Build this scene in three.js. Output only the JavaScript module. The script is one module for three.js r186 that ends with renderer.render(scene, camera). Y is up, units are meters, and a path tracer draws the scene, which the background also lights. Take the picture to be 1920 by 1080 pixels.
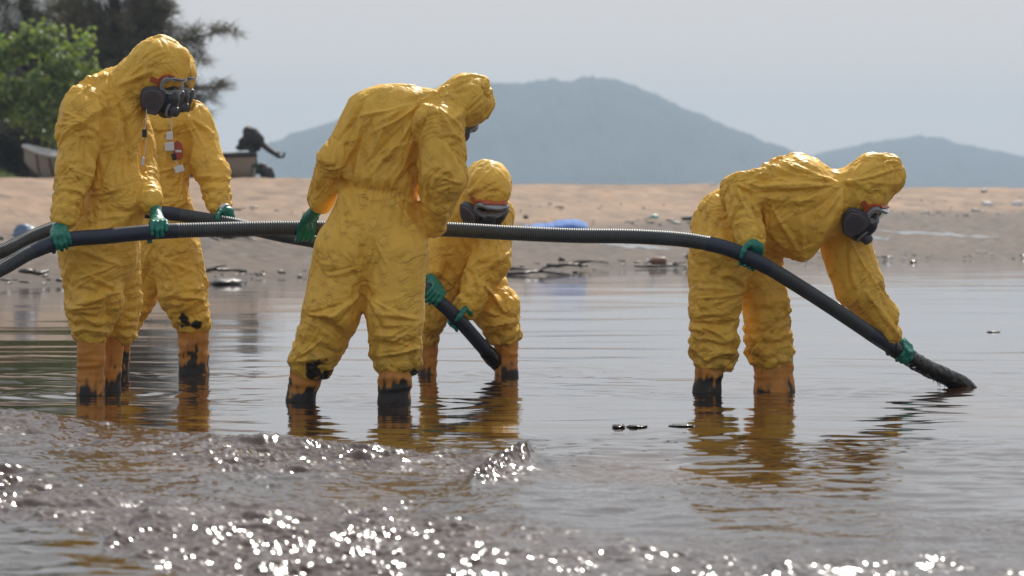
import * as THREE from 'three';
import { mergeGeometries, mergeVertices } from 'three/addons/utils/BufferGeometryUtils.js';
import { RoundedBoxGeometry } from 'three/addons/geometries/RoundedBoxGeometry.js';

// ------------------------------------------------------------------ camera, sky, sun, haze, exposure
const F = 7200, EYE = 1.0, HORIZON = 350;            // focal length in photo pixels, eye height, horizon row
const scene = new THREE.Scene();
const camera = new THREE.PerspectiveCamera(2 * Math.atan(540 / F) * 180 / Math.PI, 16 / 9, 0.5, 9000);
camera.position.set(0, EYE, 0);
camera.lookAt(0, EYE, -10);
camera.setViewOffset(1920, 1080, 0, 540 - HORIZON, 1920, 1080);
camera.focus = 18.3;
camera.userData.fStop = 5.4;
const renderer = new THREE.WebGLRenderer({ antialias: true });
renderer.setSize(1024, 576);
renderer.toneMapping = THREE.LinearToneMapping;
renderer.toneMappingExposure = 1.0;
renderer.shadowMap.enabled = true;

const sunAz = 15 * Math.PI / 180, sunEl = 45 * Math.PI / 180;   // ahead of the camera, to the right
const sunDir = new THREE.Vector3(Math.sin(sunAz) * Math.cos(sunEl), Math.sin(sunEl), -Math.cos(sunAz) * Math.cos(sunEl));
{
  const w = 512, h = 256, a = new Float32Array(w * h * 4);
  for (let j = 0; j < h; j++) for (let i = 0; i < w; i++) {
    const el = ((j + 0.5) / h - 0.5) * Math.PI, az = ((i + 0.5) / w - 0.5) * 2 * Math.PI;   // u = .5 looks along +x
    const dx = Math.cos(az) * Math.cos(el), dy = Math.sin(el), dz = Math.sin(az) * Math.cos(el);
    const c = dx * sunDir.x + dy * sunDir.y + dz * sunDir.z, ang = Math.acos(Math.min(1, Math.max(-1, c)));
    const up = Math.max(0, dy), glow = 0.55 * Math.exp(-ang * ang / 0.16) + 0.16 * Math.exp(-ang / 0.9);
    const t = Math.pow(up, 0.6), k = (j * w + i) * 4, low = Math.exp(-Math.max(0, el) / 0.07);   // pale dust low over the horizon
    a[k] = 0.665 - 0.17 * t + glow * 1.0 + 0.10 * low;
    a[k + 1] = 0.655 - 0.12 * t + glow * 0.97 + 0.02 * low;
    a[k + 2] = 0.655 - 0.04 * t + glow * 0.92 - 0.04 * low;
    a[k + 3] = 1;
  }
  const sky = new THREE.DataTexture(a, w, h, THREE.RGBAFormat, THREE.FloatType);
  sky.mapping = THREE.EquirectangularReflectionMapping;
  sky.magFilter = sky.minFilter = THREE.LinearFilter; sky.wrapS = THREE.RepeatWrapping; sky.needsUpdate = true;
  scene.background = sky; scene.environment = sky;
}
const sun = new THREE.DirectionalLight(new THREE.Color().setRGB(1, 0.95, 0.86), 5.0);
sun.position.copy(sunDir).multiplyScalar(80).add(new THREE.Vector3(0, 0, -25));
sun.target.position.set(0, 0, -25);
sun.castShadow = true; sun.shadow.radius = 1.6;
sun.shadow.mapSize.set(4096, 4096);
Object.assign(sun.shadow.camera, { left: -30, right: 30, top: 60, bottom: -60, near: 1, far: 200 });
scene.add(sun, sun.target);
scene.fog = new THREE.FogExp2(new THREE.Color().setRGB(0.64, 0.82, 1.0), 0.00045);

// ------------------------------------------------------------------ small helpers
const V = (x, y, z) => new THREE.Vector3(x, y, z);
const at = (px, py, d) => V((px - 960) / F * d, EYE - (py - HORIZON) / F * d, -d);   // where a sighted point stands, d metres ahead
const rowD = (py, h = 0) => F * (EYE - h) / (py - HORIZON);                           // distance of a point at height h seen on a row
const clamp = (x, a = 0, b = 1) => Math.min(b, Math.max(a, x));
const mix = (a, b, t) => a + (b - a) * t;
const sst = (a, b, x) => { const t = clamp((x - a) / (b - a)); return t * t * (3 - 2 * t); };
const rgb = (r, g, b) => new THREE.Color().setRGB(r, g, b);
function rng(seed) { let s = seed >>> 0; return () => { s = (s + 0x6d2b79f5) >>> 0; let t = s; t = Math.imul(t ^ (t >>> 15), t | 1); t ^= t + Math.imul(t ^ (t >>> 7), t | 61); return ((t ^ (t >>> 14)) >>> 0) / 4294967296; }; }
const PERM = new Uint8Array(512), GR = new Float32Array(256 * 3);
{
  const r = rng(77), p = [...Array(256).keys()];
  for (let i = 255; i > 0; i--) { const j = Math.floor(r() * (i + 1)); [p[i], p[j]] = [p[j], p[i]]; }
  for (let i = 0; i < 512; i++) PERM[i] = p[i & 255];
  for (let i = 0; i < 256; i++) { let x, y, z, l; do { x = r() * 2 - 1; y = r() * 2 - 1; z = r() * 2 - 1; l = Math.hypot(x, y, z); } while (l > 1 || l < 0.1); GR[i * 3] = x / l; GR[i * 3 + 1] = y / l; GR[i * 3 + 2] = z / l; }
}
function noise(x, y, z = 0) {                                                        // gradient noise, about -0.7 .. 0.7
  const X = Math.floor(x), Y = Math.floor(y), Z = Math.floor(z), fx = x - X, fy = y - Y, fz = z - Z;
  const u = fx * fx * fx * (fx * (fx * 6 - 15) + 10), v = fy * fy * fy * (fy * (fy * 6 - 15) + 10), w = fz * fz * fz * (fz * (fz * 6 - 15) + 10);
  const g = (i, j, k) => { const h = PERM[PERM[PERM[(X + i) & 255] + ((Y + j) & 255)] + ((Z + k) & 255)] * 3; return GR[h] * (fx - i) + GR[h + 1] * (fy - j) + GR[h + 2] * (fz - k); };
  const a = mix(mix(g(0, 0, 0), g(1, 0, 0), u), mix(g(0, 1, 0), g(1, 1, 0), u), v);
  const b = mix(mix(g(0, 0, 1), g(1, 0, 1), u), mix(g(0, 1, 1), g(1, 1, 1), u), v);
  return mix(a, b, w);
}
const fbm = (x, y, z, n = 3) => { let s = 0, a = 1; for (let i = 0; i < n; i++) { s += a * noise(x, y, z); a *= 0.5; x = x * 2.03 + 11.3; y = y * 2.03 + 5.7; z = z * 2.03 + 3.1; } return s; };
const tri = (u) => { const f = u - Math.floor(u); return 1 - Math.abs(2 * f - 1); };
function poly(points, x) {                                                            // broken line through points
  if (x <= points[0][0]) return points[0][1];
  for (let i = 1; i < points.length; i++) if (x <= points[i][0]) return mix(points[i - 1][1], points[i][1], (x - points[i - 1][0]) / (points[i][0] - points[i - 1][0]));
  return points[points.length - 1][1];
}
const taken = {};
function numbered(name) { const n = taken[name] = (taken[name] ?? -1) + 1; return n ? `${name}_${String(n).padStart(3, '0')}` : name; }
function tag(o, label, category, group, kind) {
  o.name = numbered(o.name);
  o.userData = { label };
  if (category) o.userData.category = category;
  if (group) o.userData.group = group;
  if (kind) o.userData.kind = kind;
  scene.add(o);
  return o;
}
function shade(o) { o.traverse((m) => { if (m.isMesh) { m.castShadow = true; m.receiveShadow = true; } }); return o; }
function part(name, geometry, material, parent) { const m = new THREE.Mesh(geometry, material); m.name = name; m.castShadow = m.receiveShadow = true; if (parent) parent.add(m); return m; }
function group(name, pos) { const g = new THREE.Group(); g.name = name; if (pos) g.position.copy(pos); return g; }
function geo(pos, idx, col, uv) {
  const g = new THREE.BufferGeometry();
  g.setAttribute('position', new THREE.BufferAttribute(pos instanceof Float32Array ? pos : new Float32Array(pos), 3));
  if (col) g.setAttribute('color', new THREE.BufferAttribute(col instanceof Float32Array ? col : new Float32Array(col), 3));
  if (uv) g.setAttribute('uv', new THREE.BufferAttribute(uv instanceof Float32Array ? uv : new Float32Array(uv), 2));
  if (idx) g.setIndex(new THREE.BufferAttribute(idx instanceof Uint32Array ? idx : new Uint32Array(idx), 1));
  g.computeVertexNormals();
  return g;
}
const std = (o) => new THREE.MeshStandardMaterial(o);
const phys = (o) => new THREE.MeshPhysicalMaterial(o);
const merge = (list) => mergeGeometries(list.map((g) => { const q = g.index ? g.toNonIndexed() : g.clone(); for (const k of Object.keys(q.attributes)) if (!['position', 'normal'].includes(k)) q.deleteAttribute(k); return q; }));

// ------------------------------------------------------------------ materials
const M = {
  suit: phys({ color: 0xffffff, vertexColors: true, roughness: 1, clearcoat: 0.55, clearcoatRoughness: 0.40, transmission: 0.11, thickness: 0, side: THREE.DoubleSide, specularIntensity: 0.3 }),
  boot: std({ color: 0xffffff, vertexColors: true, roughness: 0.55 }),
  glove: std({ color: rgb(0.004, 0.165, 0.115), roughness: 0.42 }),
  white: std({ color: rgb(0.62, 0.62, 0.64), roughness: 0.55 }),
  maskRubber: std({ color: rgb(0.022, 0.026, 0.038), roughness: 0.42 }),
  pad: std({ color: rgb(0.125, 0.105, 0.115), roughness: 0.85 }),
  padRim: std({ color: rgb(0.05, 0.052, 0.065), roughness: 0.5 }),
  maskGrey: std({ color: rgb(0.22, 0.21, 0.2), roughness: 0.45 }),
  olive: std({ color: rgb(0.33, 0.25, 0.05), roughness: 0.5 }),
  orange: std({ color: rgb(0.42, 0.085, 0.02), roughness: 0.4 }),
  goggleFrame: phys({ color: rgb(0.23, 0.25, 0.28), roughness: 0.22, clearcoat: 0.5, clearcoatRoughness: 0.1 }),
  lens: phys({ color: rgb(0.93, 0.94, 0.95), roughness: 0.03, transmission: 1, thickness: 0, ior: 1.5 }),
  skin: std({ color: rgb(0.22, 0.115, 0.07), roughness: 0.6 }),
  hair: std({ color: rgb(0.012, 0.01, 0.01), roughness: 0.6 }),
  hose: std({ color: 0xffffff, vertexColors: true, roughness: 0.52 }),
  oil: std({ color: rgb(0.010, 0.007, 0.005), roughness: 0.26 }),
  black: std({ color: rgb(0.012, 0.012, 0.014), roughness: 0.5 }),
  red: std({ color: rgb(0.36, 0.06, 0.035), roughness: 0.5 }),
};

// ------------------------------------------------------------------ the setting: hills, sea, beach, water
function hill(name, D, prof, seed, label) {
  const cols = 520, rows = 34, x0 = prof[0][0], x1 = prof[prof.length - 1][0], pos = [], idx = [], col = [], c0 = rgb(0.017, 0.030, 0.034);
  for (let j = 0; j < rows; j++) for (let i = 0; i < cols; i++) {
    const v = j / (rows - 1) * 1.15 - 0.9, px = mix(x0, x1, i / (cols - 1)), d = D + v * D * 0.18;
    const hTop = (HORIZON - poly(prof, px + 18 * v * noise(px * 0.02, v * 3, seed))) / F * D + 1;
    const sh = v < 0 ? Math.max(0, 1 - Math.pow(-v / 0.9, 1.5)) : 1 - v * v;
    const x = (px - 960) / F * D;
    const spur = 1 - 0.16 * Math.abs(noise(x * 0.012, v * 2.2, seed + 4)) * Math.min(1, Math.abs(v) * 5);
    const canopy = (Math.abs(noise(x * 0.11, d * 0.11, seed)) * 4.2 + Math.abs(noise(x * 0.35, d * 0.35, seed)) * 1.8) * Math.min(1, hTop / 12);
    pos.push(x, j === 0 ? -3 : Math.max(-2, hTop * (Number.isFinite(sh) ? sh : 0) * spur + canopy - 1.6), -d);
    const t = Math.max(0.2, 0.8 + 0.5 * noise(x * 0.02, d * 0.02, seed + 9) + 1.1 * noise(x * 0.10, d * 0.06, seed + 5));
    col.push(c0.r * t, c0.g * t, c0.b * t);
    if (i && j) { const a = (j - 1) * cols + i - 1, b = a + 1, c = a + cols, e = c + 1; idx.push(a, b, c, b, e, c); }
  }
  const m = part(name, geo(pos, idx, col), std({ color: 0xffffff, vertexColors: true, roughness: 1 }));
  tag(m, label, null, null, 'structure');
}
hill('hill', 2100, [[380, 345], [420, 318], [470, 285], [520, 262], [560, 243], [610, 232], [640, 222], [700, 193], [780, 172], [860, 160], [925, 153], [1000, 153], [1030, 146], [1060, 150], [1090, 145], [1103, 144], [1110, 137], [1118, 144], [1150, 148], [1180, 158], [1220, 172], [1260, 190], [1300, 210], [1340, 227], [1400, 252], [1450, 272], [1500, 287], [1540, 299], [1580, 318], [1640, 342], [1700, 349]], 3.3, 'wooded hill fading to blue haze behind the beach');
hill('hill', 2500, [[1380, 330], [1480, 303], [1560, 282], [1620, 268], [1680, 258], [1720, 254], [1760, 259], [1800, 268], [1850, 280], [1900, 290], [1960, 297], [2100, 320], [2300, 347]], 8.1, 'paler and farther hill low in the haze at the right');

{
  const g = new THREE.PlaneGeometry(2400, 3400); g.rotateX(-Math.PI / 2); g.translate(0, 0, -1000);
  const m = part('sea', g, phys({ color: rgb(0.05, 0.06, 0.065), roughness: 0.6, ior: 1.33 }));
  m.position.y = -0.7;
  tag(m, 'flat grey sea reaching the horizon', null, null, 'structure');
}

// beach: wet sand rising from the waterline to a dry crest
const shoreRow = [[-900, 600], [0, 543], [300, 530], [600, 519], [960, 514], [1300, 501], [1650, 492], [1920, 485], [2900, 470]];
const crestRow = [[-900, 333], [0, 336], [450, 336], [600, 336], [960, 347], [1100, 348], [1330, 346], [1500, 350], [1700, 354], [1920, 354], [2900, 356]];
const shoreD = (x) => { let px = 960; for (let k = 0; k < 6; k++) px = 960 + x * F / rowD(poly(shoreRow, px)); return rowD(poly(shoreRow, px)); };
function beachHeight(x, d) {
  const s0 = shoreD(x), s = d - s0, px = 960 + x / d * F, crestD = s0 + 26;
  const crest = EYE - (poly(crestRow, px) - HORIZON) / F * crestD;
  let h;
  if (s < 0) h = s * 0.05;
  else h = crest * poly([[0, 0], [4, 0.13], [8, 0.34], [13, 0.6], [19, 0.86], [26, 1.0], [40, 0.99], [200, 0.97]], s);
  if (s < 0) h = Math.max(h, -0.17);
  if (s > 40) h -= (s - 40) * 0.012 * sst(-6, 2, x);
  const dry = sst(9, 15, s);
  h += dry * (0.07 * noise(x * 0.5, d * 0.3, 2) + 0.06 * noise(x * 1.4, d * 0.7, 5) + 0.012 * noise(x * 5, d * 3, 7));
  h += sst(0, 3, s) * (1 - dry) * (0.012 * noise(x * 0.4, d * 0.6, 3) + 0.004 * noise(x * 2.2, d * 1.5, 6));
  return h;
}
{
  const cols = 420, rows = 330, pos = [], idx = [], col = [], uv = [];
  const ds = []; for (let j = 0; j < rows; j++) { const t = j / (rows - 1); ds.push(t < 0.8 ? 28 + 62 * t / 0.8 : 90 + Math.pow((t - 0.8) / 0.2, 2) * 260); }
  for (let j = 0; j < rows; j++) for (let i = 0; i < cols; i++) {
    const d = ds[j], a = i / (cols - 1) * 2 - 1, x = (Math.abs(a) < 0.8 ? a / 0.8 * 0.19 * d : Math.sign(a) * (0.19 * d + (Math.abs(a) - 0.8) * 5 * 90));
    const s = d - shoreD(x);
    pos.push(x, beachHeight(x, d), -d); uv.push(x, d);
    let dry = sst(8.2, 11.2, s + 2.2 * noise(x * 0.12, d * 0.1, 1) + 0.8 * noise(x * 0.9, d * 0.5, 4) - 3.2 * sst(1, 7, x));
    const band = Math.max(0, noise(x * 0.09 + 3, s * 0.42, 8)) * sst(0, 5, x) * 1.5;
    dry *= 1 - 0.6 * clamp(band);
    const m = 1 + 0.42 * fbm(x * 0.7, d * 0.22, 6, 4) + 0.55 * noise(x * 2.2, d * 0.7, 16) + 0.34 * noise(x * 4, d * 1.6, 2) + 0.25 * noise(x * 11, d * 5, 12), spot = noise(x * 2.3, d * 0.6, 31) > 0.34 ? 0.6 : noise(x * 3.1, d * 1.3, 35) > 0.45 ? 1.3 : 1;
    const wet = sst(0, 2.5, s);
    col.push(mix(mix(0.046, 0.060, wet), 0.200, dry) * m * spot, mix(mix(0.028, 0.037, wet), 0.123, dry) * m * spot, mix(mix(0.019, 0.025, wet), 0.073, dry) * m * spot);
    if (i && j) { const a = (j - 1) * cols + i - 1, b = a + 1, c = a + cols, e = c + 1; idx.push(a, b, c, b, e, c); }
  }
  const rm = new Uint8Array(256 * 4 * 256);
  for (let j = 0; j < 256; j++) for (let i = 0; i < 256; i++) { const k = (j * 256 + i) * 4, n = 205 + 50 * noise(i / 16, j / 16, 9); rm[k] = rm[k + 1] = rm[k + 2] = n; rm[k + 3] = 255; }
  const rt = new THREE.DataTexture(rm, 256, 256); rt.wrapS = rt.wrapT = THREE.RepeatWrapping; rt.magFilter = THREE.LinearFilter; rt.repeat.set(0.4, 0.4); rt.needsUpdate = true;
  const m = part('beach', geo(pos, idx, col, uv), phys({ color: 0xffffff, vertexColors: true, roughness: 0.95, roughnessMap: rt, specularIntensity: 0.35 }));
  tag(m, 'sandy beach, wet and brown at the waterline, dry towards the crest', null, null, 'structure');
}
{
  const g = new THREE.PlaneGeometry(60, 50, 60, 50); g.rotateX(-Math.PI / 2); g.translate(0, 0, -10);
  const p = g.attributes.position; for (let i = 0; i < p.count; i++) p.setY(i, -0.175 + 0.012 * noise(p.getX(i) * 0.7, p.getZ(i) * 0.7, 4));
  g.computeVertexNormals();
  const m = part('seabed', g, std({ color: rgb(0.12, 0.085, 0.06), roughness: 1 }));
  tag(m, 'sandy bottom under the shallow oily water', null, null, 'structure');
}

// oily shallow water; bootSpots make rings
const bootSpots = [[170, 741], [208, 736], [362, 704], [228, 701], [564, 750], [740, 758], [800, 706], [950, 701], [1326, 739], [1452, 736], [945, 700], [1800, 726]].map(([px, py]) => { const d = rowD(py); return [(px - 960) / F * d, d]; });
const ringC = (() => { const d = rowD(738); return [(1640 - 960) / F * d, d]; })();
const topEdge = [[-600, 752], [0, 768], [150, 786], [300, 808], [480, 822], [700, 834], [880, 842], [960, 850], [1100, 850], [1300, 880], [1500, 925], [1920, 968], [2600, 985]];
const lowBand = [[-600, 880], [0, 900], [180, 945], [400, 965], [700, 985], [1000, 1000], [1300, 1030], [1920, 1060], [2600, 1075]];
function waterTurb(px, py) {                                                          // how broken the surface is at a place
  const t = py - poly(topEdge, px), left = 1 - sst(650, 1050, px);
  let m = 0;
  m += sst(-4, 10, t) * (1 - sst(35, 75, t)) * (0.25 + 0.75 * left) * 0.8;            // the small breaking front
  m += sst(0, 30, t) * (0.50 * left + 0.17 * (1 - left));                             // chop behind it
  const b = py - poly(lowBand, px);
  m += sst(-45, 15, b) * (0.95 - 0.45 * sst(950, 1500, px)) * (0.65 + 0.7 * noise(px * 0.008, py * 0.03, 4));    // the foaming band nearest the camera
  m += 0.9 * Math.exp(-((px - 940) ** 2) / 3600 - ((py - 880) ** 2) / 900);
  const calm = sst(0, 26, py - poly([[-600, 935], [0, 957], [120, 975], [190, 995], [175, 1012], [260, 1040], [400, 1085], [600, 1130]], px));
  return clamp(m) * (1 - 0.85 * sst(2100, 2500, px) - 0.85 * sst(-180, -600, px)) * (1 - 0.8 * sst(1150, 1400, py)) * (1 - calm * (px < 420 ? 0.97 : 0));
}
function waterHeight(x, d) {
  const py = HORIZON + F / d, px = 960 + x / d * F, T = waterTurb(px, py);
  const near = sst(30, 16, d);
  const far = mix(0.42, 1, near), stir = 0.6 + 1.2 * sst(-0.1, 0.5, noise(x * 0.35, d * 0.22, 61));
  let h = far * (0.012 * noise(x * 0.5 + d * 0.12, d * 0.8, 1) + 0.0060 * noise(x * 1.0 - d * 0.3, d * 1.9, 2) + stir * near * 0.0066 * noise(x * 2.0, d * 3.6 + x, 3) + stir * 0.0021 * noise(x * 4.6, d * 9, 4) * near);
  h += 0.0018 * sst(27, 18.5, d) * Math.sin(d * 5.2 + x * 0.8 + 2 * noise(x * 0.5, d * 0.4, 9)) * (0.5 + noise(x * 0.7, d * 0.5, 12));
  for (const [bx, bd] of bootSpots) { const r2 = (x - bx) ** 2 + (d - bd) ** 2; if (r2 < 1.2) { const r = Math.sqrt(r2); h += 0.0042 * Math.cos(r * 34 + 2 * noise(x * 3, d * 3, 5)) * Math.exp(-r * 3.4) + 0.006 * Math.exp(-r2 / 0.012); } }
  { const r2 = (x - ringC[0]) ** 2 + (d - ringC[1]) ** 2; if (r2 < 2) { const r = Math.sqrt(r2); h += 0.006 * Math.sin(r * 26) * Math.exp(-r * 2.6); } }
  if (T > 0.004) {
    const wx = x + 0.10 * noise(x * 3, d * 3, 21), wd = d + 0.09 * noise(x * 2.4, d * 3, 22), gust = 0.72 + 0.7 * sst(-0.25, 0.4, noise(x * 0.9, d * 0.8, 23));
    h += T * (0.024 * noise(wx * 1.8, wd * 3.6, 13) + gust * (0.026 * noise(wx * 4.2, wd * 7.5, 14) + 0.020 * noise(wx * 9, wd * 13, 15) + 0.0116 * noise(wx * 18, wd * 23, 18) + 0.0094 * noise(wx * 45, wd * 52, 17)));
    h += 0.030 * T * T * (Math.pow(1 - Math.min(1, Math.abs(noise(wx * 1.4, wd * 1.9, 16)) * 2.4), 2) - 0.3);
  }
  const front = py - poly(topEdge, px), rip = sst(-2, 14, py - poly([[-600, 760], [400, 815], [960, 812], [1300, 800], [1600, 812], [1920, 830], [2600, 850]], px));
  h += rip * (0.015 * noise(x * 2.4 + d, d * 3.8, 71) + 0.0110 * noise(x * 5, d * 9, 72) + 0.0046 * noise(x * 13, d * 21, 73) * (0.6 + noise(x * 0.9, d * 0.8, 74)));
  h += 0.010 * Math.exp(-((front - 16) ** 2) / 220) * (1 - sst(500, 900, px)) ;
  // the dark splash crest
  { const q = clamp((px - 880) / 115), cy = mix(907, 846, q), e = Math.exp(-((py - cy) ** 2) / 190) * sst(872, 890, px) * (1 - sst(985, 1010, px)); if (e > 0.003) h += e * (0.022 + 0.04 * noise(x * 9, d * 5, 6) + 0.030 * (0.5 - Math.abs(noise(x * 22, d * 14, 7)) * 2) + 0.02 * noise(x * 60, d * 40, 9)); }
  return h;
}
{
  const side = 36, fine = 760, cols = fine + 2 * side, near = 26, rows = 900 + near, pos = new Float32Array(cols * rows * 3), col = new Float32Array(cols * rows * 3), idx = new Uint32Array((cols - 1) * (rows - 1) * 6);
  let k = 0;
  for (let j = 0; j < rows; j++) {
    const t = Math.max(0, j - near) / (rows - near - 1), py = j < near ? 1135 + 2400 * Math.pow(1 - j / near, 2) : t < 0.76 ? 1135 - 400 * t / 0.76 : 735 - 262 * (t - 0.76) / 0.24, d = rowD(py);
    for (let i = 0; i < cols; i++) {
      const px = i < side ? -180 - 5200 * Math.pow(1 - i / side, 2) : i >= side + fine ? 2100 + 5200 * Math.pow((i - side - fine + 1) / side, 2) : -180 + 2280 * (i - side) / (fine - 1), x = (px - 960) / F * d, o = (j * cols + i) * 3;
      const h = waterHeight(x, d), T = waterTurb(px, py), q = sst(0.25, 1.0, T + 0.5 * T * noise(x * 3, d * 2, 41));
      pos[o] = x; pos[o + 1] = h; pos[o + 2] = -d;
      const streak = sst(0.12, 0.4, noise(x * 1.2, d * 0.5, 51));
      col[o] = mix(0.022 + 0.040 * streak, 0.046, q); col[o + 1] = mix(0.011 + 0.017 * streak, 0.020, q); col[o + 2] = mix(0.005 + 0.002 * streak, 0.009, q);
      if (i && j) { const a = (j - 1) * cols + i - 1, b = a + 1, c = a + cols, e = c + 1; idx[k++] = a; idx[k++] = b; idx[k++] = c; idx[k++] = b; idx[k++] = e; idx[k++] = c; }
    }
  }
  const uv = new Float32Array(cols * rows * 2); for (let i = 0; i < cols * rows; i++) { uv[i * 2] = (pos[i * 3] + 5) / 10; uv[i * 2 + 1] = (-pos[i * 3 + 2] - 6) / 24; }
  const ra = new Uint8Array(256 * 256 * 4);                                            // capillary ripples too fine to build make the broken water rougher
  for (let j = 0; j < 256; j++) for (let i = 0; i < 256; i++) { const x = (i + 0.5) / 256 * 10 - 5, d = (j + 0.5) / 256 * 24 + 6, T = waterTurb(960 + x / d * F, HORIZON + F / d), k = (j * 256 + i) * 4; ra[k] = ra[k + 1] = ra[k + 2] = 255 * (0.060 + 0.115 * sst(0.05, 0.6, T)); ra[k + 3] = 255; }
  const rt = new THREE.DataTexture(ra, 256, 256); rt.magFilter = THREE.LinearFilter; rt.needsUpdate = true;
  const m = part('water', geo(pos, idx, col, uv), phys({ color: 0xffffff, vertexColors: true, roughness: 1, roughnessMap: rt, ior: 1.62 }));
  tag(m, 'brown oily water, smooth round the workers and broken into glittering chop in front', null, null, 'structure');
}

// ------------------------------------------------------------------ bodies from joints: a distance field meshed with surface nets
class Field {
  constructor() { this.n = 0; this.f = []; this.info = []; this.cuts = []; }
  // capsule a -> b with radii ra, rb in metres; zs flattens it in depth; k is how softly it joins
  add(a, b, ra, rb, zs = 1, k = 0.02, info = {}) { this.f.push([a.x, a.y, a.z / zs, b.x - a.x, b.y - a.y, (b.z - a.z) / zs, ra, rb, 1 / zs, k, 0]); const l = this.f[this.f.length - 1]; l[10] = 1 / (l[3] * l[3] + l[4] * l[4] + l[5] * l[5] + 1e-9); this.info.push({ a, b, axis: b.clone().sub(a).normalize(), ...info }); return this; }
  cut(c, r, k = 0.012) { this.cuts.push([c.x, c.y, c.z, r, k]); }
  one(i, x, y, z) {
    const q = this.f[i], zz = z * q[8], px = x - q[0], py = y - q[1], pz = zz - q[2], t = Math.min(1, Math.max(0, (px * q[3] + py * q[4] + pz * q[5]) * q[10]));
    const ex = px - q[3] * t, ey = py - q[4] * t, ez = pz - q[5] * t;
    return Math.sqrt(ex * ex + ey * ey + ez * ez) - q[6] - (q[7] - q[6]) * t;
  }
  at(x, y, z) {
    let d = 1e3;
    for (let i = 0; i < this.f.length; i++) { const e = this.one(i, x, y, z), k = this.f[i][9], h = Math.max(k - Math.abs(d - e), 0) / k; d = Math.min(d, e) - h * h * k * 0.25; }
    for (const [cx, cy, cz, r, k] of this.cuts) { const e = r - Math.hypot(x - cx, y - cy, z - cz), h = Math.max(k - Math.abs(d - e), 0) / k; d = Math.max(d, e) + h * h * k * 0.25; }
    return d;
  }
  mesh(cell) {
    const lo = V(1e9, 1e9, 1e9), hi = V(-1e9, -1e9, -1e9);
    this.info.forEach((p, i) => { const r = Math.max(this.f[i][6], this.f[i][7]), zr = r / this.f[i][8]; for (const q of [p.a, p.b]) { lo.min(V(q.x - r, q.y - r, q.z - zr)); hi.max(V(q.x + r, q.y + r, q.z + zr)); } });
    lo.addScalar(-cell * 4); hi.addScalar(cell * 4);
    const B = 6, nx = Math.ceil((hi.x - lo.x) / cell / B) * B + 1, ny = Math.ceil((hi.y - lo.y) / cell / B) * B + 1, nz = Math.ceil((hi.z - lo.z) / cell / B) * B + 1;
    const g = new Float32Array(nx * ny * nz).fill(1e3), done = new Uint8Array(nx * ny * nz), sx = 1, sy = nx, sz = nx * ny, reach = B * cell * 0.87 * 1.75 + cell * 2;
    const blocks = [];
    for (let k = 0; k < nz - 1; k += B) for (let j = 0; j < ny - 1; j += B) for (let i = 0; i < nx - 1; i += B) {
      const d = this.at(lo.x + (i + B / 2) * cell, lo.y + (j + B / 2) * cell, lo.z + (k + B / 2) * cell);
      if (Math.abs(d) < reach) blocks.push([i, j, k]);
    }
    for (const [bi, bj, bk] of blocks) for (let k = bk; k <= bk + B; k++) for (let j = bj; j <= bj + B; j++) for (let i = bi; i <= bi + B; i++) { const o = i + j * sy + k * sz; if (!done[o]) { done[o] = 1; g[o] = this.at(lo.x + i * cell, lo.y + j * cell, lo.z + k * cell); } }
    const vert = new Int32Array(nx * ny * nz).fill(-1), pos = [], idx = [], cells = [];
    for (const [bi, bj, bk] of blocks) for (let k = bk; k < bk + B; k++) for (let j = bj; j < bj + B; j++) for (let i = bi; i < bi + B; i++) {
      const o = i + j * sy + k * sz; let mask = 0, cx = 0, cy = 0, cz = 0, n = 0;
      const c = [g[o], g[o + 1], g[o + sy], g[o + sy + 1], g[o + sz], g[o + sz + 1], g[o + sz + sy], g[o + sz + sy + 1]];
      for (let q = 0; q < 8; q++) if (c[q] < 0) mask |= 1 << q;
      if (mask === 0 || mask === 255) continue;
      for (let a = 0; a < 8; a++) for (const bit of [1, 2, 4]) { const b = a | bit; if (b === a || (c[a] < 0) === (c[b] < 0)) continue; const t = c[a] / (c[a] - c[b]); cx += (a & 1) + (bit === 1 ? t : 0); cy += (a >> 1 & 1) + (bit === 2 ? t : 0); cz += (a >> 2) + (bit === 4 ? t : 0); n++; }
      vert[o] = pos.length / 3; cells.push(o);
      pos.push(lo.x + (i + cx / n) * cell, lo.y + (j + cy / n) * cell, lo.z + (k + cz / n) * cell);
    }
    for (const o of cells) for (const [s, u, v] of [[sx, sy, sz], [sy, sz, sx], [sz, sx, sy]]) {
      const i0 = g[o] < 0, i1 = g[o + s] < 0; if (i0 === i1) continue;
      const a = vert[o], b = vert[o - u], c = vert[o - u - v], d = vert[o - v]; if (a < 0 || b < 0 || c < 0 || d < 0) continue;
      if (i0) idx.push(a, b, c, a, c, d); else idx.push(a, c, b, a, d, c);
    }
    return { pos: new Float32Array(pos), idx: new Uint32Array(idx) };
  }
}

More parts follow.
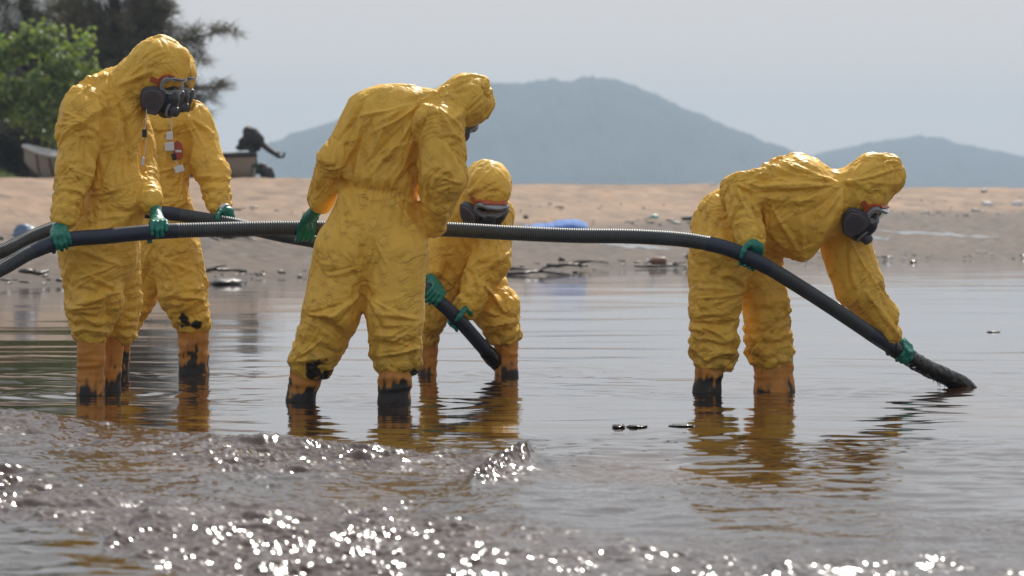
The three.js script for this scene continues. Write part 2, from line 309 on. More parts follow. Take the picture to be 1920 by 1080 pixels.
// crumpled sheet: crossing families of sharp creases, bent by noise; height about -1 .. 1
const CD = (() => { const r = rng(11), l = []; for (let i = 0; i < 16; i++) { const v = () => V(r() * 2 - 1, (r() * 2 - 1) * 0.8, r() * 2 - 1).normalize(); const a = v(), b = v(); l.push([a.x, a.y, a.z, r() * 9, b.x, b.y, b.z]); } return l; })();
const FOLDS = [[3.1, 0.013], [4.6, 0.013], [6.6, 0.0115], [9.2, 0.0090], [12.5, 0.0072], [17, 0.0056], [24, 0.0040], [33, 0.0028]];
function crumple(x, y, z, from = 0, to = 8) {                                         // metres; each fold shifts the ones after it, so creases run straight and break at one another
  let h = 0;
  for (let i = from; i < to; i++) {
    const c = CD[i], f = FOLDS[i][0], u = tri((x * c[0] + y * c[1] + z * c[2]) * f + c[3]), w = (u - 0.5) * 0.62 / f;
    h += FOLDS[i][1] * 1.12 * (Math.pow(u, 0.62) - 0.6);
    x += c[4] * w; y += c[5] * w; z += c[6] * w;
  }
  return h;
}

{
  const n = 1024, a = new Uint8Array(n * n * 4), m = 0.62;                              // fine crinkles of the suit sheet, 0.62 m of it
  for (let j = 0; j < n; j++) for (let i = 0; i < n; i++) {
    let x = i / n * m + 3, y = j / n * m, h = 0;
    for (let q = 0; q < 8; q++) { const c = CD[q + 5], f = 13 * Math.pow(1.36, q), l = Math.hypot(c[0], c[1]) + 1e-6, u = tri((x * c[0] + y * c[1]) / l * f + c[3]), w = (u - 0.5) * 0.7 / f; h += (u - 0.5) / f; x += c[4] * w; y += c[5] * w; }
    const k = (j * n + i) * 4, mask = 0.15 + 1.2 * sst(-0.2, 0.45, noise(i / 110, j / 110, 3)); a[k] = a[k + 1] = a[k + 2] = clamp(0.5 + h * 5 * mask) * 255; a[k + 3] = 255;
  }
  const t = new THREE.DataTexture(a, n, n); t.wrapS = t.wrapT = THREE.MirroredRepeatWrapping; t.magFilter = THREE.LinearFilter; t.repeat.set(1 / m, 1 / m); t.needsUpdate = true;
  M.suit.bumpMap = t; M.suit.bumpScale = 0.015;
}

// ------------------------------------------------------------------ hoses
function hoseCurve(points) { return new THREE.CatmullRomCurve3(points.map(([px, py, d]) => at(px, py, d)), false, 'centripetal'); }
const hoseA = hoseCurve([[-420, 700, 17.3], [-180, 590, 17.7], [0, 505, 18.0], [60, 472, 18.1], [125, 450, 18.15], [200, 443, 18.15], [300, 434, 18.15], [420, 430, 18.2], [520, 428, 18.25], [600, 428, 18.3], [720, 429, 18.35], [830, 430, 18.35], [960, 437, 18.35], [1080, 442, 18.35], [1200, 444, 18.3], [1300, 452, 18.25], [1370, 468, 18.22], [1430, 496, 18.22], [1500, 538, 18.35], [1580, 590, 18.55], [1650, 637, 18.75], [1700, 668, 18.9]]);
const hoseAEnd = hoseCurve([[1670, 650, 18.8], [1700, 668, 18.9], [1735, 688, 19.0], [1770, 704, 19.1], [1797, 717, 19.15], [1824, 732, 19.2]]);
const hoseB = hoseCurve([[-420, 600, 19.2], [-200, 545, 19.3], [0, 473, 19.4], [50, 448, 19.5], [110, 424, 19.6], [180, 404, 19.8], [240, 396, 20.0], [305, 399, 20.1], [380, 410, 20.15], [440, 421, 20.15], [520, 440, 20.15], [600, 455, 20.15], [680, 476, 20.15], [760, 514, 20.1], [815, 558, 20.1], [860, 600, 20.15], [900, 645, 20.3], [922, 670, 20.4]]);
const hoseBEnd = hoseCurve([[908, 654, 20.33], [922, 670, 20.4], [940, 688, 20.5], [955, 706, 20.6], [968, 722, 20.7]]);
function tubeMesh(curve, n, seg, radius, color) {
  const pos = [], col = [], idx = [], len = curve.getLength();
  const up = V(0, 0, 1);
  for (let i = 0; i <= n; i++) {
    const t = i / n, c = curve.getPointAt(t), T = curve.getTangentAt(t), U = V().crossVectors ? new THREE.Vector3().crossVectors(T, up).normalize() : null, W = new THREE.Vector3().crossVectors(T, U);
    for (let j = 0; j < seg; j++) {
      const a = j / seg * 2 * Math.PI, r = radius(t * len, a), k = color(t * len, a);
      pos.push(c.x + (U.x * Math.cos(a) + W.x * Math.sin(a)) * r, c.y + (U.y * Math.cos(a) + W.y * Math.sin(a)) * r, c.z + (U.z * Math.cos(a) + W.z * Math.sin(a)) * r);
      col.push(k[0], k[1], k[2]);
      if (i) { const b = (i - 1) * seg, e = i * seg, j2 = (j + 1) % seg; idx.push(b + j, b + j2, e + j, b + j2, e + j2, e + j); }
    }
  }
  const caps = [[0, false], [n * seg, true]];
  for (const [o, end] of caps) { const c = curve.getPointAt(end ? 1 : 0), q = pos.length / 3; pos.push(c.x, c.y, c.z); col.push(0.01, 0.01, 0.01); for (let j = 0; j < seg; j++) { const a = o + j, b = o + (j + 1) % seg; end ? idx.push(a, b, q) : idx.push(b, a, q); } }
  return geo(pos, idx, col);
}
const PITCH = 0.0112;
function buildHose(curve, endCurve, R, label, smooth) {
  const len = curve.getLength(), n = Math.round(len / PITCH * 4), g = group('suction_hose');
  const isSmooth = (s) => smooth.some(([a, b]) => { const p = curve.getPointAt(clamp(s / len)); const px = 960 + p.x / -p.z * F; return px > a && px < b; });
  const cache = new Map();
  const sm = (s) => { const k = Math.round(s / 0.02); if (!cache.has(k)) cache.set(k, isSmooth(s) ? 1 : 0); return cache.get(k); };
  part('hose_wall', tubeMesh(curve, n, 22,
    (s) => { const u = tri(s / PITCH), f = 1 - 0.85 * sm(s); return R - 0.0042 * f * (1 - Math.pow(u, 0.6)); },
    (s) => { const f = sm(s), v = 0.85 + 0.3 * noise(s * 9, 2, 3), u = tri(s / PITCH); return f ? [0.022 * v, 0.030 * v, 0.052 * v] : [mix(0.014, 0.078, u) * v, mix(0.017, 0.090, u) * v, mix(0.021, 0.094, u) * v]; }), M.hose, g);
  const el = endCurve.getLength();
  const e = part('oily_end', tubeMesh(endCurve, 130, 30,
    (s, a) => R * (1.0 + 0.03 * sst(0, 0.08, s)) + sst(0, 0.05, s) * (0.004 + 0.012 * Math.max(0, noise(s * 26, Math.cos(a) * 3, Math.sin(a) * 3)) + 0.006 * noise(s * 60, Math.cos(a) * 6, Math.sin(a) * 6) + 0.008 * Math.max(0, -Math.sin(a)) * Math.max(0, noise(s * 45, 3, 8))) - 0.012 * sst(el - 0.06, el, s),
    () => [1, 1, 1]), M.oil, g);
  // drips under the oily length
  const r = rng(31);
  for (let i = 0; i < 7; i++) { const t = 0.25 + 0.55 * r(), c = endCurve.getPointAt(t), h = 0.012 + 0.022 * r(), d = new THREE.ConeGeometry(0.0045 + 0.003 * r(), h + 0.02, 7); d.rotateX(Math.PI); d.translate(c.x, c.y - R - h / 2 + 0.004, c.z + (r() - 0.5) * 0.02); part('oil_drip', d, M.oil, e); }
  return tag(shade(g), label, 'hose', 'suction hoses');
}
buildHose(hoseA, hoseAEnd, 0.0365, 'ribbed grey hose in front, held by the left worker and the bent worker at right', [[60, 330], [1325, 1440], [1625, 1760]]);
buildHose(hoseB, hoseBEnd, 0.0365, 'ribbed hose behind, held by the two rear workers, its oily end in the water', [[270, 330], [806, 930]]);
function nearestT(curve, px) { let best = 0, e = 1e9; for (let i = 0; i <= 600; i++) { const p = curve.getPointAt(i / 600), q = Math.abs(960 + p.x / -p.z * F - px); if (q < e) { e = q; best = i / 600; } } return best; }

// ------------------------------------------------------------------ workers
const faceGear = (() => {
  const bend = (g, R) => { const p = g.attributes.position; for (let i = 0; i < p.count; i++) { const x = p.getX(i), z = p.getZ(i), a = x / R; p.setXYZ(i, (R + z) * Math.sin(a), p.getY(i), (R + z) * Math.cos(a) - R); } g.computeVertexNormals(); return g; };
  const outline = (w, h, k) => { const s = new THREE.Shape(); const n = 48; for (let i = 0; i <= n; i++) { const a = i / n * 2 * Math.PI, c = Math.cos(a), q = Math.sin(a), e = 0.62; let x = Math.sign(c) * Math.pow(Math.abs(c), e) * w, y = Math.sign(q) * Math.pow(Math.abs(q), e) * h; if (y < 0) y += k * Math.exp(-(x * x) / 0.0006); i ? s.lineTo(x, y) : s.moveTo(x, y); } return s; };
  const ring = (w, h, t, depth, k) => { const s = outline(w, h, k), hole = outline(w - t, h - t, k); s.holes.push(new THREE.Path(hole.getPoints().reverse())); return new THREE.ExtrudeGeometry(s, { depth, bevelEnabled: true, bevelSize: 0.002, bevelThickness: 0.002, bevelSegments: 2 }); };
  const frame = bend(ring(0.083, 0.041, 0.010, 0.022, 0.016), 0.105), inner = bend(ring(0.086, 0.045, 0.006, 0.012, 0.016), 0.100);
  const lens = (() => { const pos = [], idx = [], nx = 24, ny = 10; for (let j = 0; j <= ny; j++) for (let i = 0; i <= nx; i++) { pos.push((i / nx * 2 - 1) * 0.074, (j / ny * 2 - 1) * 0.033, 0.014 + 0.004 * (1 - (j / ny * 2 - 1) ** 2)); if (i && j) { const a = (j - 1) * (nx + 1) + i - 1; idx.push(a, a + 1, a + nx + 1, a + 1, a + nx + 2, a + nx + 1); } } return bend(geo(pos, idx), 0.105); })();
  const band = (() => { const out = [new RoundedBoxGeometry(0.05, 0.026, 0.004, 2, 0.0015).translate(-0.108, 0, 0.004), new RoundedBoxGeometry(0.05, 0.026, 0.004, 2, 0.0015).translate(0.108, 0, 0.004)]; return out.map((g) => bend(g, 0.098)); })();
  const brow = bend(new RoundedBoxGeometry(0.12, 0.007, 0.026, 3, 0.003, 16).translate(0, 0.046, 0.004), 0.102);
  const padShape = (w, h) => { const s = new THREE.Shape(), p = [[-0.95, 0.80], [0.10, 1.02], [1.0, 0.72], [0.92, -0.12], [0.36, -1], [-0.42, -0.92], [-1, 0.0]].map(([a, b]) => [a * w, b * h]), n = p.length, mx = (a, b, t) => [a[0] + (b[0] - a[0]) * t, a[1] + (b[1] - a[1]) * t]; s.moveTo(...mx(p[n - 1], p[0], 0.7)); p.forEach((c, i) => { const e = mx(c, p[(i + 1) % n], 0.3), g = mx(c, p[(i + 1) % n], 0.7); s.quadraticCurveTo(c[0], c[1], e[0], e[1]); s.lineTo(g[0], g[1]); }); return s; };
  const body = new THREE.ExtrudeGeometry(padShape(0.052, 0.060), { depth: 0.022, bevelEnabled: true, bevelSize: 0.004, bevelThickness: 0.004, bevelSegments: 3, curveSegments: 8 });
  const pad = new THREE.ExtrudeGeometry(padShape(0.047, 0.055), { depth: 0.004, bevelEnabled: true, bevelSize: 0.002, bevelThickness: 0.002, bevelSegments: 2, curveSegments: 8 }).translate(0, 0, 0.0255);
  const ribs = (() => { const l = []; for (let i = -4; i <= 4; i++) { l.push(new THREE.BoxGeometry(0.0012, 0.078 - Math.abs(i) * 0.006, 0.0012).translate(i * 0.009, 0, 0.0322)); l.push(new THREE.BoxGeometry(0.076 - Math.abs(i) * 0.006, 0.0012, 0.0012).translate(-0.002, i * 0.0105, 0.0322)); } return merge(l); })();
  const piece = (() => { const f = new Field(); f.add(V(0, 0.03, 0.075), V(0, -0.01, 0.098), 0.022, 0.034, 1, 0.02).add(V(0, -0.01, 0.085), V(0, -0.055, 0.098), 0.042, 0.040, 1, 0.02).add(V(-0.05, -0.03, 0.062), V(0.05, -0.03, 0.062), 0.035, 0.035, 1, 0.02).add(V(0, -0.06, 0.06), V(0, -0.075, 0.085), 0.035, 0.028, 1, 0.02); const { pos, idx } = f.mesh(0.004); return geo(pos, idx); })();
  const valve = merge([new THREE.CylinderGeometry(0.022, 0.026, 0.024, 24).rotateX(Math.PI / 2).translate(0, -0.052, 0.140), new THREE.CylinderGeometry(0.015, 0.018, 0.006, 20).rotateX(Math.PI / 2).translate(0, -0.052, 0.154)]);
  const collar = new THREE.TorusGeometry(0.034, 0.006, 8, 28).scale(1, 1.1, 1).translate(0, -0.05, 0.120);
  const head = (() => { const f = new Field(); f.add(V(0, 0.03, -0.02), V(0, 0.03, 0.005), 0.084, 0.082, 1, 0.03).add(V(0, -0.03, 0.02), V(0, -0.075, 0.045), 0.062, 0.042, 1, 0.05).add(V(0, 0.012, 0.075), V(0, -0.022, 0.098), 0.010, 0.014, 1, 0.02).add(V(-0.03, 0.034, 0.07), V(0.03, 0.034, 0.07), 0.016, 0.016, 1, 0.02).add(V(-0.03, -0.1, 0), V(0, -0.03, 0), 0.05, 0.05, 1, 0.04); for (const s of [-1, 1]) { f.add(V(s * 0.082, 0.03, -0.01), V(s * 0.084, -0.01, 0), 0.012, 0.009, 1, 0.01); f.cut(V(s * 0.032, 0.014, 0.096), 0.018); } const { pos, idx } = f.mesh(0.005); return geo(pos, idx); })();
  const eyes = [-1, 1].map((s) => new THREE.SphereGeometry(0.0125, 16, 12).translate(s * 0.031, 0.016, 0.072));
  const iris = [-1, 1].map((s) => new THREE.SphereGeometry(0.006, 12, 8).translate(s * 0.031, 0.014, 0.0795));
  const brows = [-1, 1].map((s) => new RoundedBoxGeometry(0.032, 0.006, 0.006, 2, 0.002).rotateZ(s * -0.12).translate(s * 0.031, 0.038, 0.087));
  return (parent, pos, yaw, pitch, roll, scale) => {
    const set = (g) => { g.position.copy(pos); g.rotation.set(pitch, yaw, roll, 'YXZ'); g.scale.setScalar(scale); parent.add(g); return g; };
    const hd = set(part('head', head, M.skin)); eyes.forEach((e) => part('eye', e, M.white, hd)); iris.forEach((e) => part('iris', e, M.hair, hd)); brows.forEach((e) => part('eyebrow', e, M.hair, hd));
    const rs = set(part('respirator', piece, M.maskRubber)); rs.position.add(V(0, -0.032, 0.008).applyEuler(rs.rotation).multiplyScalar(scale)); rs.scale.setScalar(scale * 1.08);
    part('valve', valve, M.padRim, rs); part('collar', collar, M.maskGrey, rs);
    for (const s of [-1, 1]) {
      const c = part('filter_cartridge', merge([body.clone()]), M.padRim, rs); c.position.set(s * 0.066, -0.034, 0.058); c.rotation.set(0.12, s * 0.98, s * -0.30, 'YXZ');
      const p2 = pad.clone(), r2 = ribs.clone(); for (const q of [p2, r2]) { q.applyMatrix4(new THREE.Matrix4().makeRotationFromEuler(c.rotation).setPosition(c.position)); }
      part('filter_pad', merge([p2]), M.pad, rs); part('filter_grid', r2, M.padRim, rs);
      part('retainer', new THREE.TorusGeometry(0.030, 0.005, 8, 20, 2.4).rotateZ(-0.5 + (s < 0 ? 1.6 : 0)).applyMatrix4(new THREE.Matrix4().makeRotationFromEuler(c.rotation).setPosition(V(s * 0.058, -0.072, 0.078))), M.olive, rs);
    }
    const gg = group('goggles'); set(gg); const off = V(0, 0.022, 0.108).applyEuler(gg.rotation).multiplyScalar(scale); gg.position.add(off);
    part('frame', frame, M.goggleFrame, gg); part('seal', inner, M.orange, gg).position.z = -0.012; part('lens', lens, M.lens, gg); part('brow_vent', brow, M.orange, gg); band.forEach((b) => part('strap', b, M.orange, gg));
  };
})();

const deg = (a) => a * Math.PI / 180;
const YELLOW = [0.83, 0.500, 0.070];
const ridge = (v, w = 2.6) => { const e = 1 - w * Math.abs(v); return e > 0 ? e * Math.sqrt(e) : 0; };
function worker(spec) {
  const D = spec.D, base = V((spec.base - 960) / F * D, -0.165, -D), s = D / F;
  const J = ([px, py, dz = 0]) => at(px, py, D - dz).sub(base);
  const person = group('person', base);
  const f = new Field();
  for (const q of spec.prims) {
    const [a, b, ra, rb, o = {}] = q;
    f.add(J(a), J(b), ra * s, rb * s, o.z ?? 1, o.k ?? 0.03, o);
  }
  const fc = spec.face, fp = J(fc.at), E = new THREE.Euler(fc.pitch, fc.yaw, fc.roll ?? 0, 'YXZ'), fs = fc.scale ?? 1;
  f.cut(V(0, -0.058, 0.118).applyEuler(E).multiplyScalar(fs).add(fp), 0.078 * fs, 0.010);
  f.add(V(0, 0.035, -0.025).applyEuler(E).multiplyScalar(fs).add(fp), V(0, 0.03, 0.0).applyEuler(E).multiplyScalar(fs).add(fp), 0.099 * fs, 0.099 * fs, 1, 0.045, { drape: 0.004, cr: 0.6 });
  const { pos, idx } = f.mesh(0.0054);
  // folds: push every point along its own direction outwards
  const n = pos.length / 3, g0 = geo(pos.slice(), idx), N = g0.attributes.normal.array, col = new Float32Array(n * 3), out = new Float32Array(n * 3), sd = spec.seed, np = f.f.length;
  const frames = f.info.map((p) => { const U = V(0, 0, 1).addScaledVector(p.axis, -p.axis.z); if (U.length() < 0.1) U.set(1, 0, 0).addScaledVector(p.axis, -p.axis.x); U.normalize(); return [U, new THREE.Vector3().crossVectors(p.axis, U), p.a.distanceTo(p.b)]; });
  const creases = (spec.creases ?? []).map((c) => ({ p: c.p.map((q) => J([q[0], q[1], q[2] ?? 0])), w: (c.w ?? 10) * s, h: c.h ?? 0.008 }));
  { const r = rng(Math.round(sd * 1000));
    for (const [fx, fy, a0, a1, cnt, l0, l1, hh = 0.006, dz = 0] of spec.fans ?? []) for (let i = 0; i < cnt; i++) {
      const a = deg(a0 + (a1 - a0) * (i + 0.2 + 0.6 * r()) / cnt), l = l0 + (l1 - l0) * r(), o = l * 0.10 * r(), b = (r() - 0.5) * 0.24, P2 = (t, k) => J([fx + Math.cos(a + k) * t, fy + Math.sin(a + k) * t, dz]);
      creases.push({ p: [P2(o, 0), P2(l * 0.55, b * 0.4), P2(l, b)], w: (2.6 + 3.4 * r()) * s, h: hh * (0.7 + 0.6 * r()) * (r() < 0.3 ? -0.8 : 1) });
    } }
  const gather = spec.gather && { a: J(spec.gather.a), b: J(spec.gather.b) };
  const ds = new Float64Array(np);
  for (let i = 0; i < n; i++) {
    const x = pos[i * 3], y = pos[i * 3 + 1], z = pos[i * 3 + 2], nx = N[i * 3], ny = N[i * 3 + 1], nz = N[i * 3 + 2];
    let dm = 1e9; for (let q = 0; q < np; q++) { ds[q] = f.one(q, x, y, z); if (ds[q] < dm) dm = ds[q]; }
    let W = 0, h = 0, cr = 0;
    for (let q = 0; q < np; q++) {
      if (ds[q] - dm > 0.07) continue;
      const w = Math.exp(-(ds[q] - dm) / 0.014), o = f.info[q], fr = frames[q], dx = x - o.a.x, dy = y - o.a.y, dz = z - o.a.z;
      const sl = dx * o.axis.x + dy * o.axis.y + dz * o.axis.z, u = dx * fr[0].x + dy * fr[0].y + dz * fr[0].z, v = dx * fr[1].x + dy * fr[1].y + dz * fr[1].z, ph = Math.atan2(v, u), cp = Math.cos(ph), sp = Math.sin(ph);
      let e = 0;
      if (o.stack) {
        const lam = o.lam ?? 0.052, uu = sl / lam + 0.9 * noise(cp * 1.3 + sd, sp * 1.3, sl * 7) + 0.35 * noise(cp * 3 + sd, sp * 3, sl * 20), fi = Math.floor(uu), am = 0.45 + 0.9 * noise(cp * 1.6 + fi * 3.7, sp * 1.6 + sd, fi * 1.9);
        const t = Math.max(0, sl / fr[2]), ramp = o.from == null ? 1 : sst(o.from, o.to, t);
        e += o.stack * ramp * (Math.pow(tri(uu), 0.75) - 0.45) * clamp(am + 0.25, 0.15, 1.3);
      }
      const tw = o.twist ?? 0, ct = Math.cos(tw * sl * 0.5), st = Math.sin(tw * sl * 0.5), uu2 = u * ct - v * st, vv2 = u * st + v * ct;
      if (o.drape) e += 0.8 * o.drape * (1.5 * ridge(noise(uu2 * 7.5 + sd, vv2 * 7.5, sl * 2.2 + q), 2.4) + 0.75 * ridge(noise(uu2 * 15, vv2 * 15 + sd, sl * 4.6 + q), 2.6) - 0.75);
      else if (!o.stack) e += 0.005 * (ridge(noise(u * 8 + sd, v * 8, sl * 4 + q)) + 0.6 * ridge(noise(u * 15, v * 15 + sd, sl * 9 + q)) - 0.5);
      if (o.stack) e += o.stack * 0.42 * (ridge(noise(u * 6 + sd, v * 6, sl * 15 + q)) + 0.6 * ridge(noise(u * 12, v * 12 + sd, sl * 30 + q)) - 0.5);
      h += w * e; cr += w * (o.cr ?? 1); W += w;
    }
    h /= W; cr /= W;
    const sx = x + sd * 3.1, sy = y + sd, sz = z - sd;
    const act = 0.36 + 1.05 * sst(-0.30, 0.40, noise(sx * 3.4, sy * 2.6, sz * 3.4));
    h = h * 0.8 + cr * (0.007 * noise(sx * 5, sy * 5, sz * 5) + 0.76 * act * crumple(sx, sy, sz) + 0.0018 * (ridge(noise(sx * 17 + 3, sy * 17, sz * 17)) - 0.3)) - 0.003;
    if (gather) {                                                                      // elastic waist: a groove with pleats running out of it
      const ax = gather.b.x - gather.a.x, ay = gather.b.y - gather.a.y, l = Math.hypot(ax, ay), al = ((x - gather.a.x) * ax + (y - gather.a.y) * ay) / l, dn = ((y - gather.a.y) * ax - (x - gather.a.x) * ay) / l;
      if (al > -0.05 && al < l + 0.16 && Math.abs(dn) < 0.3) {
        const k = sst(-0.05, 0.01, al) * (1 - sst(l, l + 0.14, al)), pl = tri(al / 0.021 + 0.5 * noise(al * 30, sd, 1) + dn * (al - l / 2) * 5), pl2 = tri(al / 0.045 + 0.4 * noise(al * 12, dn * 3, 4));
        h += k * (-0.021 * Math.exp(-dn * dn / 0.0007) + 0.010 * (pl - 0.5) * Math.exp(-Math.abs(dn) / 0.04) + 0.017 * (pl2 - 0.45) * Math.exp(-Math.abs(dn) / 0.13) * sst(0, 0.03, Math.abs(dn)));
      }
    }
    if (nz > -0.15) for (const c of creases) {
      let bd = 1e9, bt = 0; const pc = c.p.length - 1;
      for (let q = 0; q < pc; q++) { const a = c.p[q], b = c.p[q + 1], ex = b.x - a.x, ey = b.y - a.y, t = clamp(((x - a.x) * ex + (y - a.y) * ey) / (ex * ex + ey * ey)), dd = Math.hypot(x - a.x - ex * t, y - a.y - ey * t); if (dd < bd) { bd = dd; bt = (q + t) / pc; } }
      if (bd < c.w * 1.6) { const e = Math.sin(Math.PI * clamp(0.08 + bt * 0.84)) * sst(-0.15, 0.25, nz); h += 1.5 * c.h * e * Math.max(0, 1 - Math.pow(bd / c.w / 1.6, 0.8)) ; }
    }
    out[i * 3] = x + nx * h; out[i * 3 + 1] = y + ny * h; out[i * 3 + 2] = z + nz * h;
    // oil marks near the cuffs
    const wy = y + base.y; let oil = 0;
    for (const [ox, oy, or] of spec.oil ?? []) { const c = J([ox, oy]); const q = Math.hypot(x - c.x, y - c.y) / (or * s) + 0.9 * noise(x * 22 + sd, y * 22, z * 22) + 0.5 * noise(x * 60, y * 60, z * 60); oil = Math.max(oil, sst(1.0, 0.6, q)); }
    { const wet = 0.32 * sst(0.34, 0.16, wy + 0.12 * noise(x * 12, y * 12, z * 12 + sd)) * sst(-0.25, 0.3, noise(x * 20 + sd, y * 15, z * 20)); oil = Math.max(oil, wet); }
    if (wy < 0.55 && noise(x * 34 + sd, y * 34, z * 34) + 0.4 * noise(x * 80, y * 60, z * 80) > 0.56 + wy * 0.35) oil = Math.max(oil, 0.9);
    const m = 1 + 0.07 * noise(x * 9 + sd, y * 9, z * 9);
    col[i * 3] = mix(YELLOW[0] * m, 0.02, oil); col[i * 3 + 1] = mix(YELLOW[1] * m, 0.013, oil); col[i * 3 + 2] = mix(YELLOW[2] * m, 0.008, oil);
  }
  const suv = new Float32Array(n * 2); for (let i = 0; i < n; i++) { suv[i * 2] = out[i * 3] + 0.8 * out[i * 3 + 2] + sd; suv[i * 2 + 1] = out[i * 3 + 1] + 0.3 * out[i * 3 + 2]; }
  part('coverall', geo(out, idx, col, suv), M.suit, person);
  faceGear(person, fp, fc.yaw, fc.pitch, fc.roll ?? 0, fs);
  // rubber boots: shaft leaning as the leg does, foot on the sea bed
  for (const b of spec.boots) {
    const t = J([b.t[0], b.t[1], b.dz ?? 0]), w = J([b.w[0], b.w[1], b.dz ?? 0]), r1 = b.r[0] * s, r2 = b.r[1] * s, dirn = w.clone().sub(t).normalize(), heel = w.clone().addScaledVector(dirn, Math.max(0, (w.y - 0.05) / Math.max(0.3, -dirn.y)));
    const toe = V(Math.sin(b.toe ?? 0), 0, Math.cos(b.toe ?? 0)), bf = new Field();
    bf.add(t, w, r1, r2, 1, 0.02).add(w, heel, r2, r2 * 0.9, 1, 0.03).add(heel.clone().setY(0.045), heel.clone().setY(0.040).addScaledVector(toe, 0.16), 0.045, 0.038, 1, 0.03);
    const m = bf.mesh(0.0075), p = m.pos, nn = p.length / 3, c = new Float32Array(nn * 3), gg = geo(p.slice(), m.idx).attributes.normal.array, inner = t.y;
    for (let i = 0; i < nn; i++) {
      const x = p[i * 3], y = p[i * 3 + 1], z = p[i * 3 + 2], wy = y + base.y, q = noise(x * 11 + sd + b.t[0], y * 9, z * 11) * 1.1 + 0.55 * noise(x * 30, y * 26, z * 30 + sd);
      const lim = (b.oil ?? 0.09), edge = wy - lim - 0.16 * q * (b.rag ?? 1), drip = 0.10 * Math.max(0, noise(x * 38 + sd, y * 2.5, z * 38)) + 0.05 * noise(x * 70, y * 12, z * 70), oil = Math.max(sst(0.030, -0.012, edge - drip), 0.8 * sst(0.36, 0.5, noise(x * 44, y * 22, z * 44 + sd)), 0.45 * sst(0.10, 0.0, edge - 1.6 * drip) * sst(-0.1, 0.3, noise(x * 26, y * 16, z * 26))), v = 1 + 0.3 * noise(x * 6, y * 14, z * 6) + 0.25 * noise(x * 30, y * 9, z * 30);
      c[i * 3] = mix(0.50 * v, 0.012, oil); c[i * 3 + 1] = mix(0.20 * v, 0.009, oil); c[i * 3 + 2] = mix(0.025 * v, 0.007, oil);
      const rip = 0.0075 * (ridge(noise(x * 4 + sd, y * 15 + b.t[0], z * 4), 3) - 0.3) * sst(0.02, 0.08, wy) + 0.0025 * noise(x * 14, y * 22, z * 14) + 0.0012 * Math.sin(y * 190) * (wy > 0.06 ? 1 : 0) * (0.5 + noise(x * 5, y * 9, z * 5));
      p[i * 3] += gg[i * 3] * rip; p[i * 3 + 1] += gg[i * 3 + 1] * rip; p[i * 3 + 2] += gg[i * 3 + 2] * rip;
    }
    part('rubber_boot', geo(p, m.idx, c), M.boot, person);
  }
  // gloved hands closed on the hose
  for (const hd of spec.hands) {
    const t = nearestT(hd.hose, hd.px), C = hd.hose.getPointAt(t).sub(base), T = hd.hose.getTangentAt(t), Wr = J(hd.wrist);
    const A = Wr.clone().sub(C); A.addScaledVector(T, -A.dot(T)).normalize();
    if (hd.turn) A.applyAxisAngle(T, hd.turn);
    const Bv = new THREE.Vector3().crossVectors(T, A), R = 0.0365, sgn = hd.s, hf = new Field();
    const ring = (deg, rad, off) => { const a = deg * Math.PI / 180 * sgn; return C.clone().addScaledVector(A, Math.cos(a) * rad).addScaledVector(Bv, Math.sin(a) * rad).addScaledVector(T, off); };
    const wristEnd = Wr.clone(), mid = ring(-8, R + 0.030, 0);
    hf.add(wristEnd, mid.clone().lerp(wristEnd, 0.35), 0.031, 0.030, 1, 0.02);
    for (let i = 0; i < 4; i++) {
      const off = (i - 1.5) * 0.0215 * (hd.flip ? -1 : 1), k = ring(28, R + 0.014, off), long = [0.92, 1.06, 1, 0.82][i], open = hd.open ?? 1;
      hf.add(mid.clone().lerp(wristEnd, 0.3).addScaledVector(T, off * 0.6), k, 0.019, 0.0135, 1, 0.016);
      const a1 = 28 + 62 * long * open, a2 = a1 + 52 * long * open, a3 = a2 + 38 * long * open, rr = R + 0.0095 + (hd.loose ?? 0) * 0.012;
      const p1 = ring(a1, rr + 0.002, off), p2 = ring(a2, rr + (hd.loose ?? 0) * 0.02, off * 1.04), p3 = ring(a3, rr + (hd.loose ?? 0) * 0.03, off * 1.06);
      hf.add(k, p1, 0.0128, 0.0112, 1, 0.006).add(p1, p2, 0.0112, 0.0102, 1, 0.004).add(p2, p3, 0.0102, 0.0088, 1, 0.004);
    }
    const side = (hd.flip ? 1 : -1), tb = mid.clone().lerp(wristEnd, 0.35).addScaledVector(T, side * 0.024), t1 = ring(-48, R + 0.016, side * 0.047), t2 = ring(-88, R + 0.011, side * 0.050), t3 = ring(-118, R + 0.010, side * 0.046);
    hf.add(tb, t1, 0.017, 0.0145, 1, 0.014).add(t1, t2, 0.0135, 0.0120, 1, 0.005).add(t2, t3, 0.0120, 0.0098, 1, 0.004);
    const { pos: hp, idx: hi } = hf.mesh(0.0038), hn = geo(hp.slice(), hi).attributes.normal.array;
    for (let i = 0; i < hp.length; i += 3) { const e = 0.5 * crumple(hp[i] + sd, hp[i + 1], hp[i + 2], 5, 8) + 0.0015 * noise(hp[i] * 40, hp[i + 1] * 40, hp[i + 2] * 40); for (let k = 0; k < 3; k++) hp[i + k] += hn[i + k] * e; }
    const gl = part('glove', geo(hp, hi), M.glove, person);
    if (hd.tape) { const b = new THREE.TorusGeometry(0.034, 0.005, 8, 28).scale(1, 1, 3.0), dir = mid.clone().sub(wristEnd).normalize(); b.applyQuaternion(new THREE.Quaternion().setFromUnitVectors(V(0, 0, 1), dir)); const q = wristEnd.clone().addScaledVector(dir, hd.tape); b.translate(q.x, q.y, q.z); part('cuff_tape', b, M.white, gl); }
  }
  spec.extra?.(person, J, s, base);
  shade(person);
  tag(person, spec.label, 'person', 'workers in yellow protective suits');
}

const L = (stack, from, to, lam) => ({ stack, from, to, lam });
